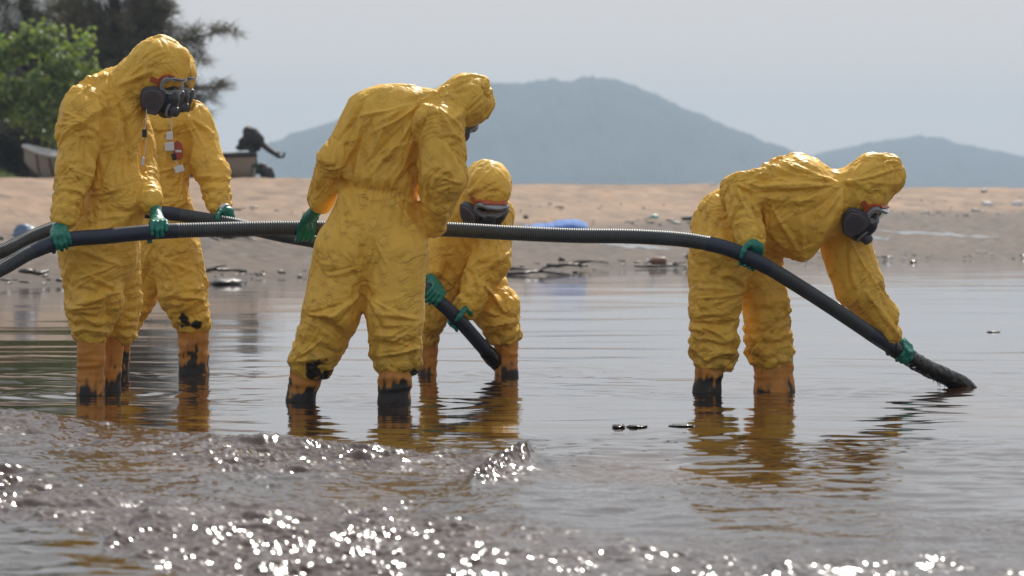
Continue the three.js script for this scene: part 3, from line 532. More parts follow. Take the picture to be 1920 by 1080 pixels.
// left worker, in front
worker({
  D: 18.5, base: 190, seed: 1.3, fans: [[222,165,-62,-12,7,60,125,.006],[205,145,130,200,5,50,95,.007],[172,240,60,130,4,40,90,.007],[172,235,170,240,4,35,70,.007],[140,315,-30,60,4,25,50,.007],[170,330,150,200,3,25,45,.006],[240,215,85,110,4,90,170,.006],[262,400,120,190,5,50,110,.007],[228,495,140,215,5,50,110,.008],[232,545,150,215,5,60,105,.009],[130,575,-25,25,4,50,90,.008],[215,600,165,200,3,40,80,.007]], label: 'worker in yellow hooded coverall standing at far left, looking down, holding the front hose',
  prims: [
    [[300, 108, 0.02], [306, 126, 0.02], 40, 42, { k: 0.04, drape: 0.006, m: 7 }], [[306, 80, 0.02], [336, 100, 0.05], 11, 12, { k: 0.05 }], [[338, 110, 0.05], [334, 142, 0.06], 12, 9, { k: 0.05 }],
    [[215, 176, 0], [292, 128, 0.02], 44, 46, { k: 0.06, drape: 0.007, m: 8 }],
    [[188, 205, 0], [222, 218, 0], 62, 52, { z: 0.85, k: 0.06 }],
    [[205, 225, 0.02], [208, 380, 0.03], 56, 57, { z: 0.82, k: 0.07, drape: 0.006, m: 8 }],
    [[208, 360, 0.05], [222, 385, 0.06], 52, 46, { z: 0.8, k: 0.06 }],
    [[190, 430, 0.02], [190, 470, 0], 70, 72, { z: 0.75, k: 0.08 }],
    [[172, 470, 0.07], [176, 560, 0.07], 64, 52, { z: 0.9, k: 0.05, stack: 0.013, from: 0.2, to: 0.8, lam: 0.075 }],
    [[176, 560, 0.07], [169, 612, 0.06], 53, 37, { k: 0.03, stack: 0.021, lam: 0.06 }],
    [[215, 470, -0.12], [230, 560, -0.14], 50, 36, { k: 0.05, stack: 0.012, from: 0.2, to: 0.8 }],
    [[230, 560, -0.14], [228, 618, -0.14], 37, 30, { k: 0.02, stack: 0.018 }],
    [[155, 205, 0.14], [142, 312, 0.2], 42, 35, { k: 0.025, drape: 0.008, m: 6, twist: 5 }],
    [[142, 312, 0.2], [120, 405, 0.25], 35, 24, { k: 0.02, stack: 0.012, from: 0.1, to: 0.6 }],
    [[242, 220, -0.18], [262, 320, -0.12], 36, 34, { k: 0.03 }],
    [[262, 320, -0.12], [281, 378, 0.1], 32, 26, { k: 0.02, stack: 0.010 }],
  ],
  creases: [{ p: [[172, 245], [174, 300], [168, 360]], w: 9, h: -0.022 }, { p: [[205, 140], [222, 190], [245, 240], [248, 330]], w: 6, h: -0.010 }, { p: [[215, 195], [180, 215], [165, 235]], w: 10, h: 0.012 }, { p: [[150, 245], [120, 255], [108, 270]], w: 9, h: 0.010 }, { p: [[130, 160], [160, 175], [200, 150]], w: 9, h: 0.008 }, { p: [[215, 500], [195, 520], [150, 535]], w: 10, h: 0.016 }, { p: [[222, 545], [190, 560], [140, 570]], w: 9, h: 0.016 }, { p: [[228, 520], [215, 560], [205, 610]], w: 8, h: -0.018 }, { p: [[262, 400], [240, 440], [228, 500]], w: 9, h: -0.010 }, { p: [[236, 195], [250, 255], [256, 330], [250, 380]], w: 4, h: 0.007 }, { p: [[228, 195], [242, 255], [248, 330], [242, 380]], w: 3, h: -0.006 }],
  face: { at: [294, 151, 0.04], yaw: deg(58), pitch: deg(25), scale: 1.02 },
  boots: [{ t: [171, 612], w: [170, 742], r: [27, 25], dz: 0.06, toe: 1.0, oil: 0.0, rag: 0.55 }, { t: [214, 615], w: [206, 737], r: [22, 19], dz: -0.14, toe: 1.1, oil: 0.06 }],
  hands: [{ hose: hoseA, px: 116, wrist: [115, 420, 0.26], s: 1, tape: 0.018, turn: 0.2 }, { hose: hoseA, px: 299, wrist: [290, 392, 0.12], s: 1, tape: 0.0, turn: 0 }],
  extra(person, J) {
    const c = new THREE.CatmullRomCurve3([J([275, 205, 0.17]), J([272, 240, 0.17]), J([274, 270, 0.17]), J([268, 300, 0.17])]);
    const l = part('lanyard', new THREE.TubeGeometry(c, 20, 0.0018, 6), M.white, person);
    const a = J([271, 250, 0.175]); part('clip', new RoundedBoxGeometry(0.022, 0.037, 0.012, 2, 0.002).translate(a.x, a.y, a.z), M.black, l);
    const b = J([268, 303, 0.175]); part('whistle', new THREE.CapsuleGeometry(0.007, 0.03, 4, 10).rotateZ(-0.15).translate(b.x, b.y, b.z), M.white, l);
  },
});
// second worker, behind the left one
worker({
  D: 20.4, base: 310, seed: 2.7, fans: [[350,215,20,80,4,40,90,.007],[352,300,60,120,4,40,80,.007],[402,330,110,180,4,30,60,.007],[330,210,85,120,4,70,150,.006],[300,480,20,80,4,50,100,.008],[385,560,150,200,5,40,75,.009],[350,370,150,200,4,50,80,.006],[300,165,-60,-20,4,40,80,.005]], label: 'worker in yellow coverall behind the left one, white tags and red badge on chest',
  prims: [
    [[327, 120, 0], [330, 135, 0.02], 35, 36, { k: 0.04, drape: 0.005 }],
    [[300, 195, -0.05], [320, 140, 0], 40, 38, { k: 0.06, drape: 0.006 }],
    [[285, 228, 0], [350, 228, 0], 42, 42, { z: 0.9, k: 0.06 }],
    [[314, 240, 0], [312, 370, 0.02], 48, 46, { z: 0.9, k: 0.06, drape: 0.007, m: 9 }],
    [[308, 420, 0], [318, 470, 0], 58, 56, { z: 0.8, k: 0.07 }],
    [[330, 480, 0.03], [346, 552, 0.05], 48, 41, { k: 0.05, stack: 0.011, from: 0.2, to: 0.9, lam: 0.08 }],
    [[346, 552, 0.05], [358, 598, 0.04], 44, 34, { k: 0.03, stack: 0.020, lam: 0.055 }],
    [[290, 480, -0.05], [255, 560, -0.08], 42, 34, { k: 0.05, stack: 0.012 }],
    [[255, 560, -0.08], [234, 620, -0.1], 34, 26, { k: 0.03, stack: 0.016 }],
    [[364, 232, 0], [396, 320, 0.05], 36, 32, { k: 0.03, drape: 0.008, m: 7, twist: 6 }],
    [[396, 320, 0.05], [411, 382, 0.12], 33, 24, { k: 0.02, stack: 0.014 }],
    [[276, 235, 0], [262, 330, 0.1], 34, 30, { k: 0.03 }],
  ],
  creases: [{ p: [[350, 250], [352, 310], [358, 370]], w: 8, h: -0.016 }, { p: [[330, 215], [338, 280], [345, 350]], w: 7, h: -0.009 }, { p: [[290, 210], [286, 300], [290, 380]], w: 7, h: -0.008 }, { p: [[372, 255], [365, 300], [358, 330]], w: 8, h: 0.012 }],
  face: { at: [314, 152, 0.03], yaw: deg(54), pitch: deg(20), scale: 1.05 },
  boots: [{ t: [362, 616], w: [364, 706], r: [29, 27], dz: 0.03, toe: 0.5, oil: 0.07, rag: 1.5 }, { t: [230, 612], w: [224, 702], r: [18, 16], dz: -0.1, toe: 0.3, oil: 0.05 }],
  hands: [{ hose: hoseB, px: 425, wrist: [416, 392, 0.16], s: -1, tape: 0.03, turn: 0.2 }],
  oil: [[350, 600, 14], [372, 607, 10]],
  extra(person, J) {
    const c = new THREE.CatmullRomCurve3([J([323, 208, 0.15]), J([322, 240, 0.16]), J([319, 272, 0.165]), J([326, 292, 0.165]), J([336, 318, 0.165])]);
    const l = part('lanyard', new THREE.TubeGeometry(c, 24, 0.0022, 6), M.white, person);
    const put = (p, w, h, m, n, r = 0) => { const a = J(p); part(n, new RoundedBoxGeometry(w, h, 0.018, 2, 0.004).rotateZ(r).translate(a.x, a.y, a.z), m, l); };
    put([318, 255, 0.17], 0.036, 0.042, M.white, 'tag'); put([318, 275, 0.175], 0.048, 0.046, M.white, 'tag', 0.05); put([326, 294, 0.175], 0.022, 0.036, M.black, 'clip', 0.3); put([336, 317, 0.175], 0.05, 0.036, M.white, 'tag', 0.3);
    const b = J([334, 282, 0.158]); const e = new THREE.CylinderGeometry(0.027, 0.027, 0.008, 36).rotateX(Math.PI / 2).scale(1, 1.9, 1).rotateZ(0.1).translate(b.x, b.y, b.z); const bd = part('badge', e, M.red, person); part('badge_stripe', new RoundedBoxGeometry(0.034, 0.012, 0.003, 1, 0.001).translate(b.x + 0.002, b.y - 0.004, b.z + 0.0052), M.white, bd);
  },
});
// middle worker, back to the camera
worker({
  D: 17.85, base: 650, seed: 4.1, fans: [[806,188,108,168,8,100,190,.009],[812,196,85,110,3,50,90,.008],[690,178,80,118,5,90,165,.008],[779,262,120,165,4,60,110,.008],[822,200,40,95,5,50,95,.007],[866,345,150,215,5,40,85,.008],[830,432,-125,-70,5,40,90,.007],[735,360,20,80,4,50,110,.008],[640,346,60,110,4,60,120,.007],[683,545,-115,-65,5,60,120,.007],[682,548,110,150,4,50,100,.008],[684,552,25,70,4,50,100,.008],[575,588,-20,45,5,60,105,.009],[795,600,140,200,5,60,100,.008],[790,650,160,200,4,60,95,.008],[540,680,-45,0,4,45,80,.007],[850,225,-60,-10,6,35,75,.006],[815,180,-45,-10,4,50,95,.006],[640,330,-75,-50,3,50,100,.006],[700,440,60,120,6,60,110,.004]], label: 'worker in yellow coverall seen from behind in the middle, feet wide apart, gathered waist',
  prims: [
    [[874, 186, -0.05], [880, 200, -0.07], 40, 36, { k: 0.04, drape: 0.007, m: 8 }],
    [[812, 214, 0], [876, 186, -0.05], 38, 43, { k: 0.05, drape: 0.007, m: 7 }], [[898, 164, -0.05], [907, 190, -0.06], 15, 12, { k: 0.05 }],
    [[712, 222, 0], [812, 228, 0], 54, 50, { z: 0.75, k: 0.07, cr: 0.55 }],
    [[742, 245, 0], [712, 345, 0], 84, 70, { z: 0.62, k: 0.07, drape: 0.008, twist: -4, cr: 0.5 }],
    [[712, 345, 0], [702, 440, 0], 68, 94, { z: 0.62, k: 0.06, drape: 0.005, cr: 0.6 }],
    [[662, 470, 0], [742, 470, 0], 66, 58, { z: 0.8, k: 0.06 }],
    [[650, 480, 0], [620, 585, 0.02], 62, 52, { k: 0.045, drape: 0.005, cr: 0.6 }],
    [[622, 585, 0.02], [588, 672, -0.03], 51, 44, { k: 0.03, stack: 0.017, from: 0, to: 0.6, lam: 0.085 }],
    [[742, 480, 0.03], [740, 585, 0.06], 58, 54, { k: 0.045, drape: 0.005, cr: 0.6 }],
    [[740, 585, 0.06], [744, 668, 0.06], 54, 46, { k: 0.03, stack: 0.015, from: 0, to: 0.7, lam: 0.075 }],
    [[684, 208, 0], [627, 302, 0.02], 37, 32, { k: 0.03, drape: 0.007, m: 5, twist: 3 }],
    [[627, 302, 0.02], [600, 378, -0.1], 32, 24, { k: 0.02, drape: 0.006, m: 6 }],
    [[822, 235, 0.08], [828, 330, 0.12], 48, 43, { k: 0.018, drape: 0.006, m: 5, twist: 3 }],
    [[828, 330, 0.12], [812, 420, 0.0], 42, 27, { k: 0.02, stack: 0.010, from: 0.2, to: 0.7 }],
  ],
  creases: [{ p: [[779, 255], [777, 300], [785, 355], [797, 400]], w: 9, h: -0.022 }, { p: [[800, 190], [760, 235], [752, 300], [742, 345]], w: 10, h: 0.014 }, { p: [[812, 200], [782, 240], [779, 262]], w: 8, h: 0.014 }, { p: [[770, 182], [725, 235], [700, 290], [690, 335]], w: 10, h: 0.012 }, { p: [[735, 178], [695, 225], [675, 285], [665, 335]], w: 9, h: 0.011 }, { p: [[690, 182], [670, 215], [655, 270], [650, 320]], w: 9, h: -0.012 }, { p: [[715, 200], [680, 260], [660, 330]], w: 7, h: -0.009 }, { p: [[735, 362], [760, 410], [790, 440]], w: 8, h: 0.012 }, { p: [[730, 358], [770, 320], [782, 320]], w: 7, h: -0.012 }, { p: [[683, 430], [682, 490], [681, 552]], w: 7, h: -0.010 }, { p: [[770, 430], [778, 480], [785, 560]], w: 5, h: 0.008 }, { p: [[576, 590], [610, 600], [655, 640]], w: 8, h: -0.020 }, { p: [[795, 610], [760, 628], [700, 625]], w: 8, h: 0.014 }, { p: [[790, 650], [750, 650], [700, 660]], w: 8, h: 0.012 }, { p: [[820, 260], [850, 290], [868, 330]], w: 8, h: 0.007 }],
  gather: { a: [638, 345], b: [735, 362] },
  face: { at: [845, 215, -0.10], yaw: deg(122), pitch: deg(58), scale: 1.0 },
  boots: [{ t: [577, 690], w: [563, 752], r: [31, 25], dz: -0.05, toe: 3.3, oil: 0.045, rag: 1.8 }, { t: [741, 690], w: [739, 759], r: [32, 29], dz: 0.08, toe: 2.8, oil: 0.055, rag: 1.0 }],
  hands: [{ hose: hoseA, px: 572, wrist: [594, 392, -0.12], s: 1, loose: 0.35, open: 0.8, turn: -0.1, flip: true }],
  oil: [[592, 690, 22], [605, 712, 20], [612, 700, 12], [784, 700, 14]],
});
// worker bending in the middle distance
worker({
  D: 20.4, base: 880, seed: 5.9, fans: [[872,370,-70,-5,6,40,85,.006],[940,400,90,150,4,50,100,.007],[955,470,110,190,5,35,75,.008],[900,560,-120,-60,4,30,70,.007],[850,420,40,100,4,50,110,.007],[900,520,20,70,4,40,80,.009],[970,600,160,205,5,40,75,.009],[855,540,180,260,4,30,60,.006]], label: 'worker in yellow coverall bending behind the middle one, guiding the rear hose into the water',
  prims: [
    [[916, 338, 0.18], [914, 352, 0.2], 40, 41, { k: 0.04, drape: 0.006, m: 8 }],
    [[885, 372, 0.05], [912, 348, 0.16], 36, 38, { k: 0.05 }],
    [[842, 398, 0.04], [928, 402, 0.04], 38, 34, { z: 0.9, k: 0.06 }],
    [[870, 415, 0.04], [862, 480, -0.05], 62, 58, { z: 0.85, k: 0.06, drape: 0.006, m: 9 }],
    [[862, 480, -0.05], [868, 520, -0.12], 58, 52, { z: 0.85, k: 0.06 }],
    [[838, 510, -0.05], [812, 592, 0.05], 40, 26, { k: 0.04, stack: 0.012 }],
    [[812, 592, 0.05], [804, 636, 0], 27, 20, { k: 0.02, stack: 0.016 }],
    [[898, 515, -0.1], [928, 580, -0.02], 46, 43, { k: 0.04, stack: 0.012, lam: 0.07 }],
    [[928, 580, -0.02], [945, 620, -0.06], 44, 34, { k: 0.03, stack: 0.022, lam: 0.055 }],
    [[928, 412, 0.05], [920, 488, 0.14], 35, 36, { k: 0.02, drape: 0.006, m: 6 }],
    [[920, 488, 0.14], [876, 572, 0.2], 36, 25, { k: 0.02, stack: 0.012, lam: 0.06 }],
    [[835, 412, 0.05], [806, 490, 0.1], 32, 26, { k: 0.03 }],
    [[806, 490, 0.1], [800, 510, 0.16], 26, 20, { k: 0.02 }],
  ],
  creases: [{ p: [[858, 415], [884, 445], [898, 490]], w: 8, h: -0.016 }, { p: [[815, 505], [840, 520], [860, 520]], w: 7, h: 0.012 }],
  face: { at: [912, 366, 0.22], yaw: deg(20), pitch: deg(54), roll: deg(-4), scale: 1.05 },
  boots: [{ t: [806, 632], w: [801, 707], r: [17, 16], dz: 0, toe: 0.1, oil: 0.0, rag: 0.5 }, { t: [948, 622], w: [950, 702], r: [23, 20], dz: -0.06, toe: 0.4, oil: 0.02, rag: 0.9 }],
  hands: [{ hose: hoseB, px: 812, wrist: [804, 520, 0.18], s: 1, turn: 0.6 }, { hose: hoseB, px: 862, wrist: [880, 578, 0.22], s: -1, turn: 0.0 }],
  oil: [[910, 640, 8]],
});
// worker bending at the right
worker({
  D: 18.6, base: 1390, seed: 7.7, fans: [[1574,346,158,205,9,90,200,.010],[1578,352,95,150,6,60,140,.008],[1582,344,-50,12,8,60,120,.007],[1371,345,-15,75,6,40,95,.008],[1434,450,-130,-75,4,40,85,.007],[1504,488,-150,-45,8,70,150,.008],[1590,440,60,110,5,60,140,.008],[1690,635,-135,-100,5,60,130,.007],[1640,500,110,160,4,40,90,.006],[1398,546,150,235,6,50,105,.009],[1300,600,-20,30,5,50,90,.009],[1470,590,150,205,4,40,70,.008],[1320,440,60,110,5,50,110,.007],[1385,655,165,200,4,50,85,.007],[1440,450,-160,-200,3,30,60,.006]], label: 'worker in yellow coverall bent double at the right, pushing the hose end into the oil',
  prims: [
    [[1638, 334, 0.02], [1658, 330, 0.02], 41, 40, { k: 0.04, drape: 0.007, m: 9 }],
    [[1560, 362, 0], [1630, 340, 0.02], 36, 40, { k: 0.06, drape: 0.008, m: 7 }],
    [[1500, 375, 0], [1545, 385, 0], 78, 62, { z: 0.95, k: 0.06, drape: 0.008, m: 7 }],
    [[1370, 420, 0], [1490, 385, 0], 66, 84, { z: 0.9, k: 0.07, drape: 0.008, m: 8 }],
    [[1472, 412, 0.03], [1502, 464, 0.04], 62, 27, { z: 1.2, k: 0.09, cr: 0.45 }], [[1484, 312, 0.05], [1520, 325, 0.03], 20, 26, { k: 0.05 }],
    [[1355, 430, 0], [1365, 480, 0], 58, 62, { z: 0.95, k: 0.07 }],
    [[1346, 480, 0.08], [1340, 572, 0.1], 55, 50, { k: 0.05, stack: 0.012, from: 0.3, to: 0.9, lam: 0.085 }],
    [[1340, 572, 0.1], [1338, 660, 0.08], 46, 44, { k: 0.03, stack: 0.025, lam: 0.065 }],
    [[1418, 480, -0.1], [1436, 575, -0.1], 50, 40, { k: 0.05, stack: 0.010, from: 0.3, to: 0.9 }],
    [[1436, 575, -0.1], [1444, 660, -0.1], 42, 44, { k: 0.03, stack: 0.022, lam: 0.06 }],
    [[1500, 345, 0.12], [1388, 362, 0.2], 46, 35, { k: 0.03, drape: 0.008, m: 6, twist: 4 }],
    [[1388, 362, 0.2], [1407, 452, 0.28], 35, 28, { k: 0.018, stack: 0.010, from: 0.2, to: 0.7 }],
    [[1582, 438, -0.15], [1610, 540, -0.15], 50, 42, { k: 0.03, drape: 0.007, m: 6 }],
    [[1610, 540, -0.15], [1666, 624, -0.2], 42, 24, { k: 0.03, drape: 0.008, m: 7, twist: 5 }],
  ],
  creases: [{ p: [[1484, 300], [1440, 318], [1380, 335]], w: 8, h: 0.012 }, { p: [[1560, 350], [1500, 345], [1420, 350], [1380, 340]], w: 8, h: 0.014 }, { p: [[1565, 352], [1520, 375], [1450, 372], [1410, 368]], w: 9, h: 0.012 }, { p: [[1545, 330], [1500, 325], [1430, 330]], w: 7, h: -0.010 }, { p: [[1400, 372], [1420, 410], [1435, 450]], w: 9, h: -0.022 }, { p: [[1572, 350], [1550, 410], [1520, 480]], w: 10, h: 0.010 }, { p: [[1600, 390], [1570, 420], [1530, 480]], w: 9, h: -0.010 }, { p: [[1570, 338], [1610, 345], [1670, 330]], w: 7, h: 0.008 }, { p: [[1396, 545], [1370, 520], [1330, 510]], w: 10, h: 0.013 }, { p: [[1300, 600], [1340, 605], [1380, 612]], w: 9, h: -0.016 }],
  face: { at: [1612, 374, 0.04], yaw: deg(70), pitch: deg(50), scale: 1.08 },
  boots: [{ t: [1330, 682], w: [1325, 741], r: [27, 25], dz: 0.09, toe: 1.4, oil: 0.055, rag: 0.8 }, { t: [1451, 686], w: [1452, 738], r: [37, 37], dz: -0.1, toe: 1.2, oil: 0.005, rag: 0.8 }],
  hands: [{ hose: hoseA, px: 1408, wrist: [1412, 462, 0.34], s: -1, turn: 0.5 }, { hose: hoseA, px: 1690, wrist: [1678, 640, -0.24], s: 1, tape: 0.02, turn: 0 }],
});


// ------------------------------------------------------------------ trees behind the beach
const groundH = (x, d) => Math.max(-0.17, beachHeight(x, d));
function leafCloud(seed, D, blobs, count, make) {                                     // blobs: [px, py, rx, ry, density] seen at distance D
  const r = rng(seed), pos = [], col = [], s = D / F, clumps = blobs.map((b) => [...Array(Math.max(3, Math.round(b[2] * b[3] / (make === leaves ? 420 : 260))))].map(() => [r() * 6.283, Math.acos(2 * r() - 1), Math.pow(r(), 0.35)])), tot = blobs.reduce((t, b) => t + b[2] * b[3] * (b[4] ?? 1), 0);
  for (const b of blobs) for (let i = 0, n = Math.round(count * b[2] * b[3] * (b[4] ?? 1) / tot); i < n; i++) {
    const cl = clumps[blobs.indexOf(b)], k = cl[Math.floor(r() * cl.length)], loose = make === leaves ? 0 : r() < 0.5;
    const a = loose ? r() * 6.283 : k[0], e = loose ? Math.acos(2 * r() - 1) : k[1], q = loose ? Math.pow(r(), 0.42) : k[2], j = loose ? 0 : 15, g3 = () => (r() + r() + r() - 1.5) * j;
    const x = Math.sin(e) * Math.cos(a) * q + g3() / b[2], y = Math.cos(e) * q + g3() * 0.7 / b[3], z = Math.sin(e) * Math.sin(a) * q + g3() / b[2], c = at(b[0] + x * b[2], b[1] + y * b[3], D);
    make(V(c.x, c.y, c.z + z * (b[2] + b[3]) / 2 * s), r, pos, col, q);
  }
  const g = new THREE.BufferGeometry(); g.setAttribute('position', new THREE.BufferAttribute(new Float32Array(pos), 3)); g.setAttribute('color', new THREE.BufferAttribute(new Float32Array(col), 3)); g.computeVertexNormals(); return g;
}
function limb(points, r0, r1) {                                                       // tapered branch through points
  const c = new THREE.CatmullRomCurve3(points), n = 24, g = new THREE.TubeGeometry(c, n, 1, 8), p = g.attributes.position;
  for (let i = 0; i <= n; i++) { const o = c.getPointAt(i / n), r = mix(r0, r1, i / n); for (let j = 0; j <= 8; j++) { const k = i * 9 + j, e = r * (1 + 0.25 * noise(i * 0.7, j * 0.9, r0 * 50)); p.setXYZ(k, o.x + (p.getX(k) - o.x) * e, o.y + (p.getY(k) - o.y) * e, o.z + (p.getZ(k) - o.z) * e); } }
  g.computeVertexNormals(); return g;
}
const barkM = std({ color: rgb(0.045, 0.034, 0.027), roughness: 0.95 });
const needleM = phys({ color: 0xffffff, vertexColors: true, roughness: 1, transmission: 0.25, thickness: 0, side: THREE.DoubleSide });
const leafM = phys({ color: 0xffffff, vertexColors: true, roughness: 0.9, transmission: 0.5, thickness: 0, side: THREE.DoubleSide, clearcoat: 0.6, clearcoatRoughness: 0.35 });
function needles(c, r, pos, col) {                                                    // a drooping spray of thin needles
  const n = 9, t = 0.6 + 0.8 * r(), dir = V(r() - 0.3, r() * 0.9 - 0.45, r() - 0.5).normalize();
  for (let i = 0; i < n; i++) {
    const b = c.clone().add(V((r() - 0.5) * 0.20, (r() - 0.5) * 0.16, (r() - 0.5) * 0.2)), e = dir.clone().add(V((r() - 0.5) * 0.9, (r() - 0.7) * 0.7, (r() - 0.5) * 0.9)).multiplyScalar(0.16 + 0.2 * r()), w = V(r() - 0.5, r() - 0.5, r() - 0.5).normalize().multiplyScalar(0.012);
    pos.push(b.x - w.x, b.y - w.y, b.z - w.z, b.x + w.x, b.y + w.y, b.z + w.z, b.x + e.x, b.y + e.y, b.z + e.z);
    const br = r() < 0.3 ? 1 : 0;
    for (let k = 0; k < 3; k++) col.push((br ? 0.16 : 0.088) * t, (br ? 0.118 : 0.094) * t, (br ? 0.080 : 0.046) * t);
  }
}
function leaves(c, r, pos, col) {                                                     // a cluster of broad leaves, each folded along its rib
  const n = 4, t = 0.7 + 0.7 * r();
  for (let i = 0; i < n; i++) {
    const b = c.clone().add(V((r() - 0.5) * 0.22, (r() - 0.5) * 0.18, (r() - 0.5) * 0.22)), e = V(r() - 0.5, r() - 0.75, r() - 0.35).normalize().multiplyScalar(0.11 + 0.08 * r()), w = V(r() - 0.5, (r() - 0.5) * 0.5, r() - 0.5).cross(e).normalize().multiplyScalar(0.046), m = b.clone().addScaledVector(e, 0.5), up = V(0, 0.015, 0), tip = b.clone().add(e), L1 = m.clone().add(w).add(up), L2 = m.clone().sub(w).add(up);
    for (const [p, q, u] of [[b, L1, tip], [b, tip, L2]]) pos.push(p.x, p.y, p.z, q.x, q.y, q.z, u.x, u.y, u.z);
    const yl = r(); for (let k = 0; k < 6; k++) col.push((0.13 + 0.12 * yl) * t, (0.215 + 0.10 * yl) * t, 0.040 * t);
  }
}
function tree(name, label, D, foot, trunk, blobs, count, make, seed, leafMat, category = 'tree') {
  const fx = (foot - 960) / F * D, base = V(fx, groundH(fx, D) - 0.05, -D), t = group(name, base);
  const q = (p) => at(p[0], p[1], D - (p[2] ?? 0)).sub(base);
  const tr = part('trunk', limb([V(0, -0.1, 0), ...trunk[0].map(q)], trunk[1], trunk[2]), barkM, t);
  for (const b of trunk[3] ?? []) part('branch', limb(b.map(q), trunk[2] * 0.9, 0.012), barkM, tr);
  part('crown', leafCloud(seed, D, blobs, count, make).translate(-base.x, -base.y, -base.z), leafMat, t);
  return tag(shade(t), label, category, null);
}
tree('casuarina_tree', 'tall dark feathery tree at the left whose loose right branches hang over the sky', 84, 215, [[[215, 230], [225, 120], [215, 20], [205, -140], [210, -320]], 0.16, 0.08, [[[222, 140], [290, 90], [350, 75], [430, 55]], [[220, 160], [300, 150], [370, 165], [425, 158]], [[222, 120], [300, 40], [340, 20]], [[225, 170], [320, 185], [385, 192]], [[220, 110], [160, 60], [110, 20]], [[220, 180], [150, 160], [90, 150]]]],
  [[235, 40, 80, 90, 1.3], [200, 130, 85, 80, 1.5], [225, 220, 95, 70, 1.3], [290, 30, 45, 60, 0.8], [280, 110, 60, 60, 1], [330, 75, 28, 30, 0.7], [365, 70, 26, 16, 0.8], [405, 52, 38, 11, 0.7], [440, 55, 18, 9, 0.6], [345, 112, 30, 26, 0.8], [372, 100, 20, 22, 0.6], [368, 160, 40, 12, 0.8], [410, 156, 28, 10, 0.8], [375, 190, 26, 14, 0.7], [340, 205, 40, 26, 0.9], [385, 210, 18, 9, 0.5], [300, 250, 60, 50, 0.8], [235, -130, 130, 130, 1], [215, -300, 100, 120, 0.8], [150, 40, 60, 80, 1.2]], 5600, needles, 101, needleM);
tree('casuarina_tree', 'dark shaded feathery tree at the far left, behind the bright green bush', 88, 60, [[[55, 220], [60, 100], [40, -60], [50, -260]], 0.17, 0.08, [[[58, 150], [120, 90], [160, 60]], [[58, 140], [0, 80], [-40, 50]]]],
  [[60, 20, 110, 90, 1.2], [120, 110, 90, 90, 1.4], [20, 130, 90, 100, 1.3], [60, 220, 110, 80, 1.6], [-70, 60, 90, 120, 0.9], [-60, 200, 90, 90, 1], [40, -130, 150, 120, 0.8], [50, -290, 110, 110, 0.6], [-180, 100, 120, 200, 0.5]], 5200, needles, 202, needleM);
tree('green_bush', 'bright green broad-leaved bush lit by the sun at the left edge', 72, 60, [[[62, 280], [70, 220], [75, 150], [80, 110]], 0.06, 0.03, [[[68, 240], [30, 170], [5, 130]], [[70, 230], [120, 180], [150, 150]], [[72, 170], [85, 100], [100, 75]]]],
  [[95, 85, 48, 30, 1.1], [45, 95, 50, 35, 1], [130, 130, 44, 40, 1], [70, 150, 70, 48, 0.9], [15, 150, 40, 60, 0.9], [110, 190, 55, 48, 0.9], [50, 215, 60, 45, 0.7], [150, 165, 30, 34, 0.8], [172, 110, 10, 9, 0.8], [-40, 160, 50, 80, 0.6], [100, 235, 50, 34, 0.5], [152, 82, 16, 9, 0.9], [60, 56, 24, 9, 0.9], [118, 54, 16, 9, 0.8], [186, 148, 12, 8, 0.8], [18, 74, 24, 14, 0.8], [178, 190, 12, 14, 0.6], [165, 62, 8, 6, 0.8]], 1500, leaves, 303, leafM, 'bush');
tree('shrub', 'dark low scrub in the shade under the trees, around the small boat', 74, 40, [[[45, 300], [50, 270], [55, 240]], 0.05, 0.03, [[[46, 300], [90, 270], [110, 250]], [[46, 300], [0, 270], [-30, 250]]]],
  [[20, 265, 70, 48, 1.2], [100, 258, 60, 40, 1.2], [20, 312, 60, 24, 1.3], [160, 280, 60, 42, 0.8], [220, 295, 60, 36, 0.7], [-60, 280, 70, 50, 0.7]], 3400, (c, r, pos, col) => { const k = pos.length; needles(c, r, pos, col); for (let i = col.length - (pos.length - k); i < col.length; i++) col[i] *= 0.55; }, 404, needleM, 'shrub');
{
  const r = rng(9), pos = [], col = [];
  for (let i = 0; i < 900; i++) {
    const d = 61 + 9 * r(), px = -160 + 200 * Math.pow(r(), 0.8), x = (px - 960) / F * d, y = groundH(x, d), h = (0.10 + 0.22 * r()) * sst(60, -40, px - 10), a = r() * 6.28, l = 0.1 * (r() - 0.5), w = 0.010;
    pos.push(x - w * Math.cos(a), y - 0.01, -d - w * Math.sin(a), x + w * Math.cos(a), y - 0.01, -d + w * Math.sin(a), x + l, y + h, -d + l);
    const t = 0.7 + 0.6 * r(); for (let k = 0; k < 3; k++) col.push(0.10 * t, 0.14 * t, 0.035 * t);
  }
  tag(part('grass', geo(pos, null, col), leafM), 'tufts of green grass at the top of the beach, far left', 'grass', null, 'stuff');
}

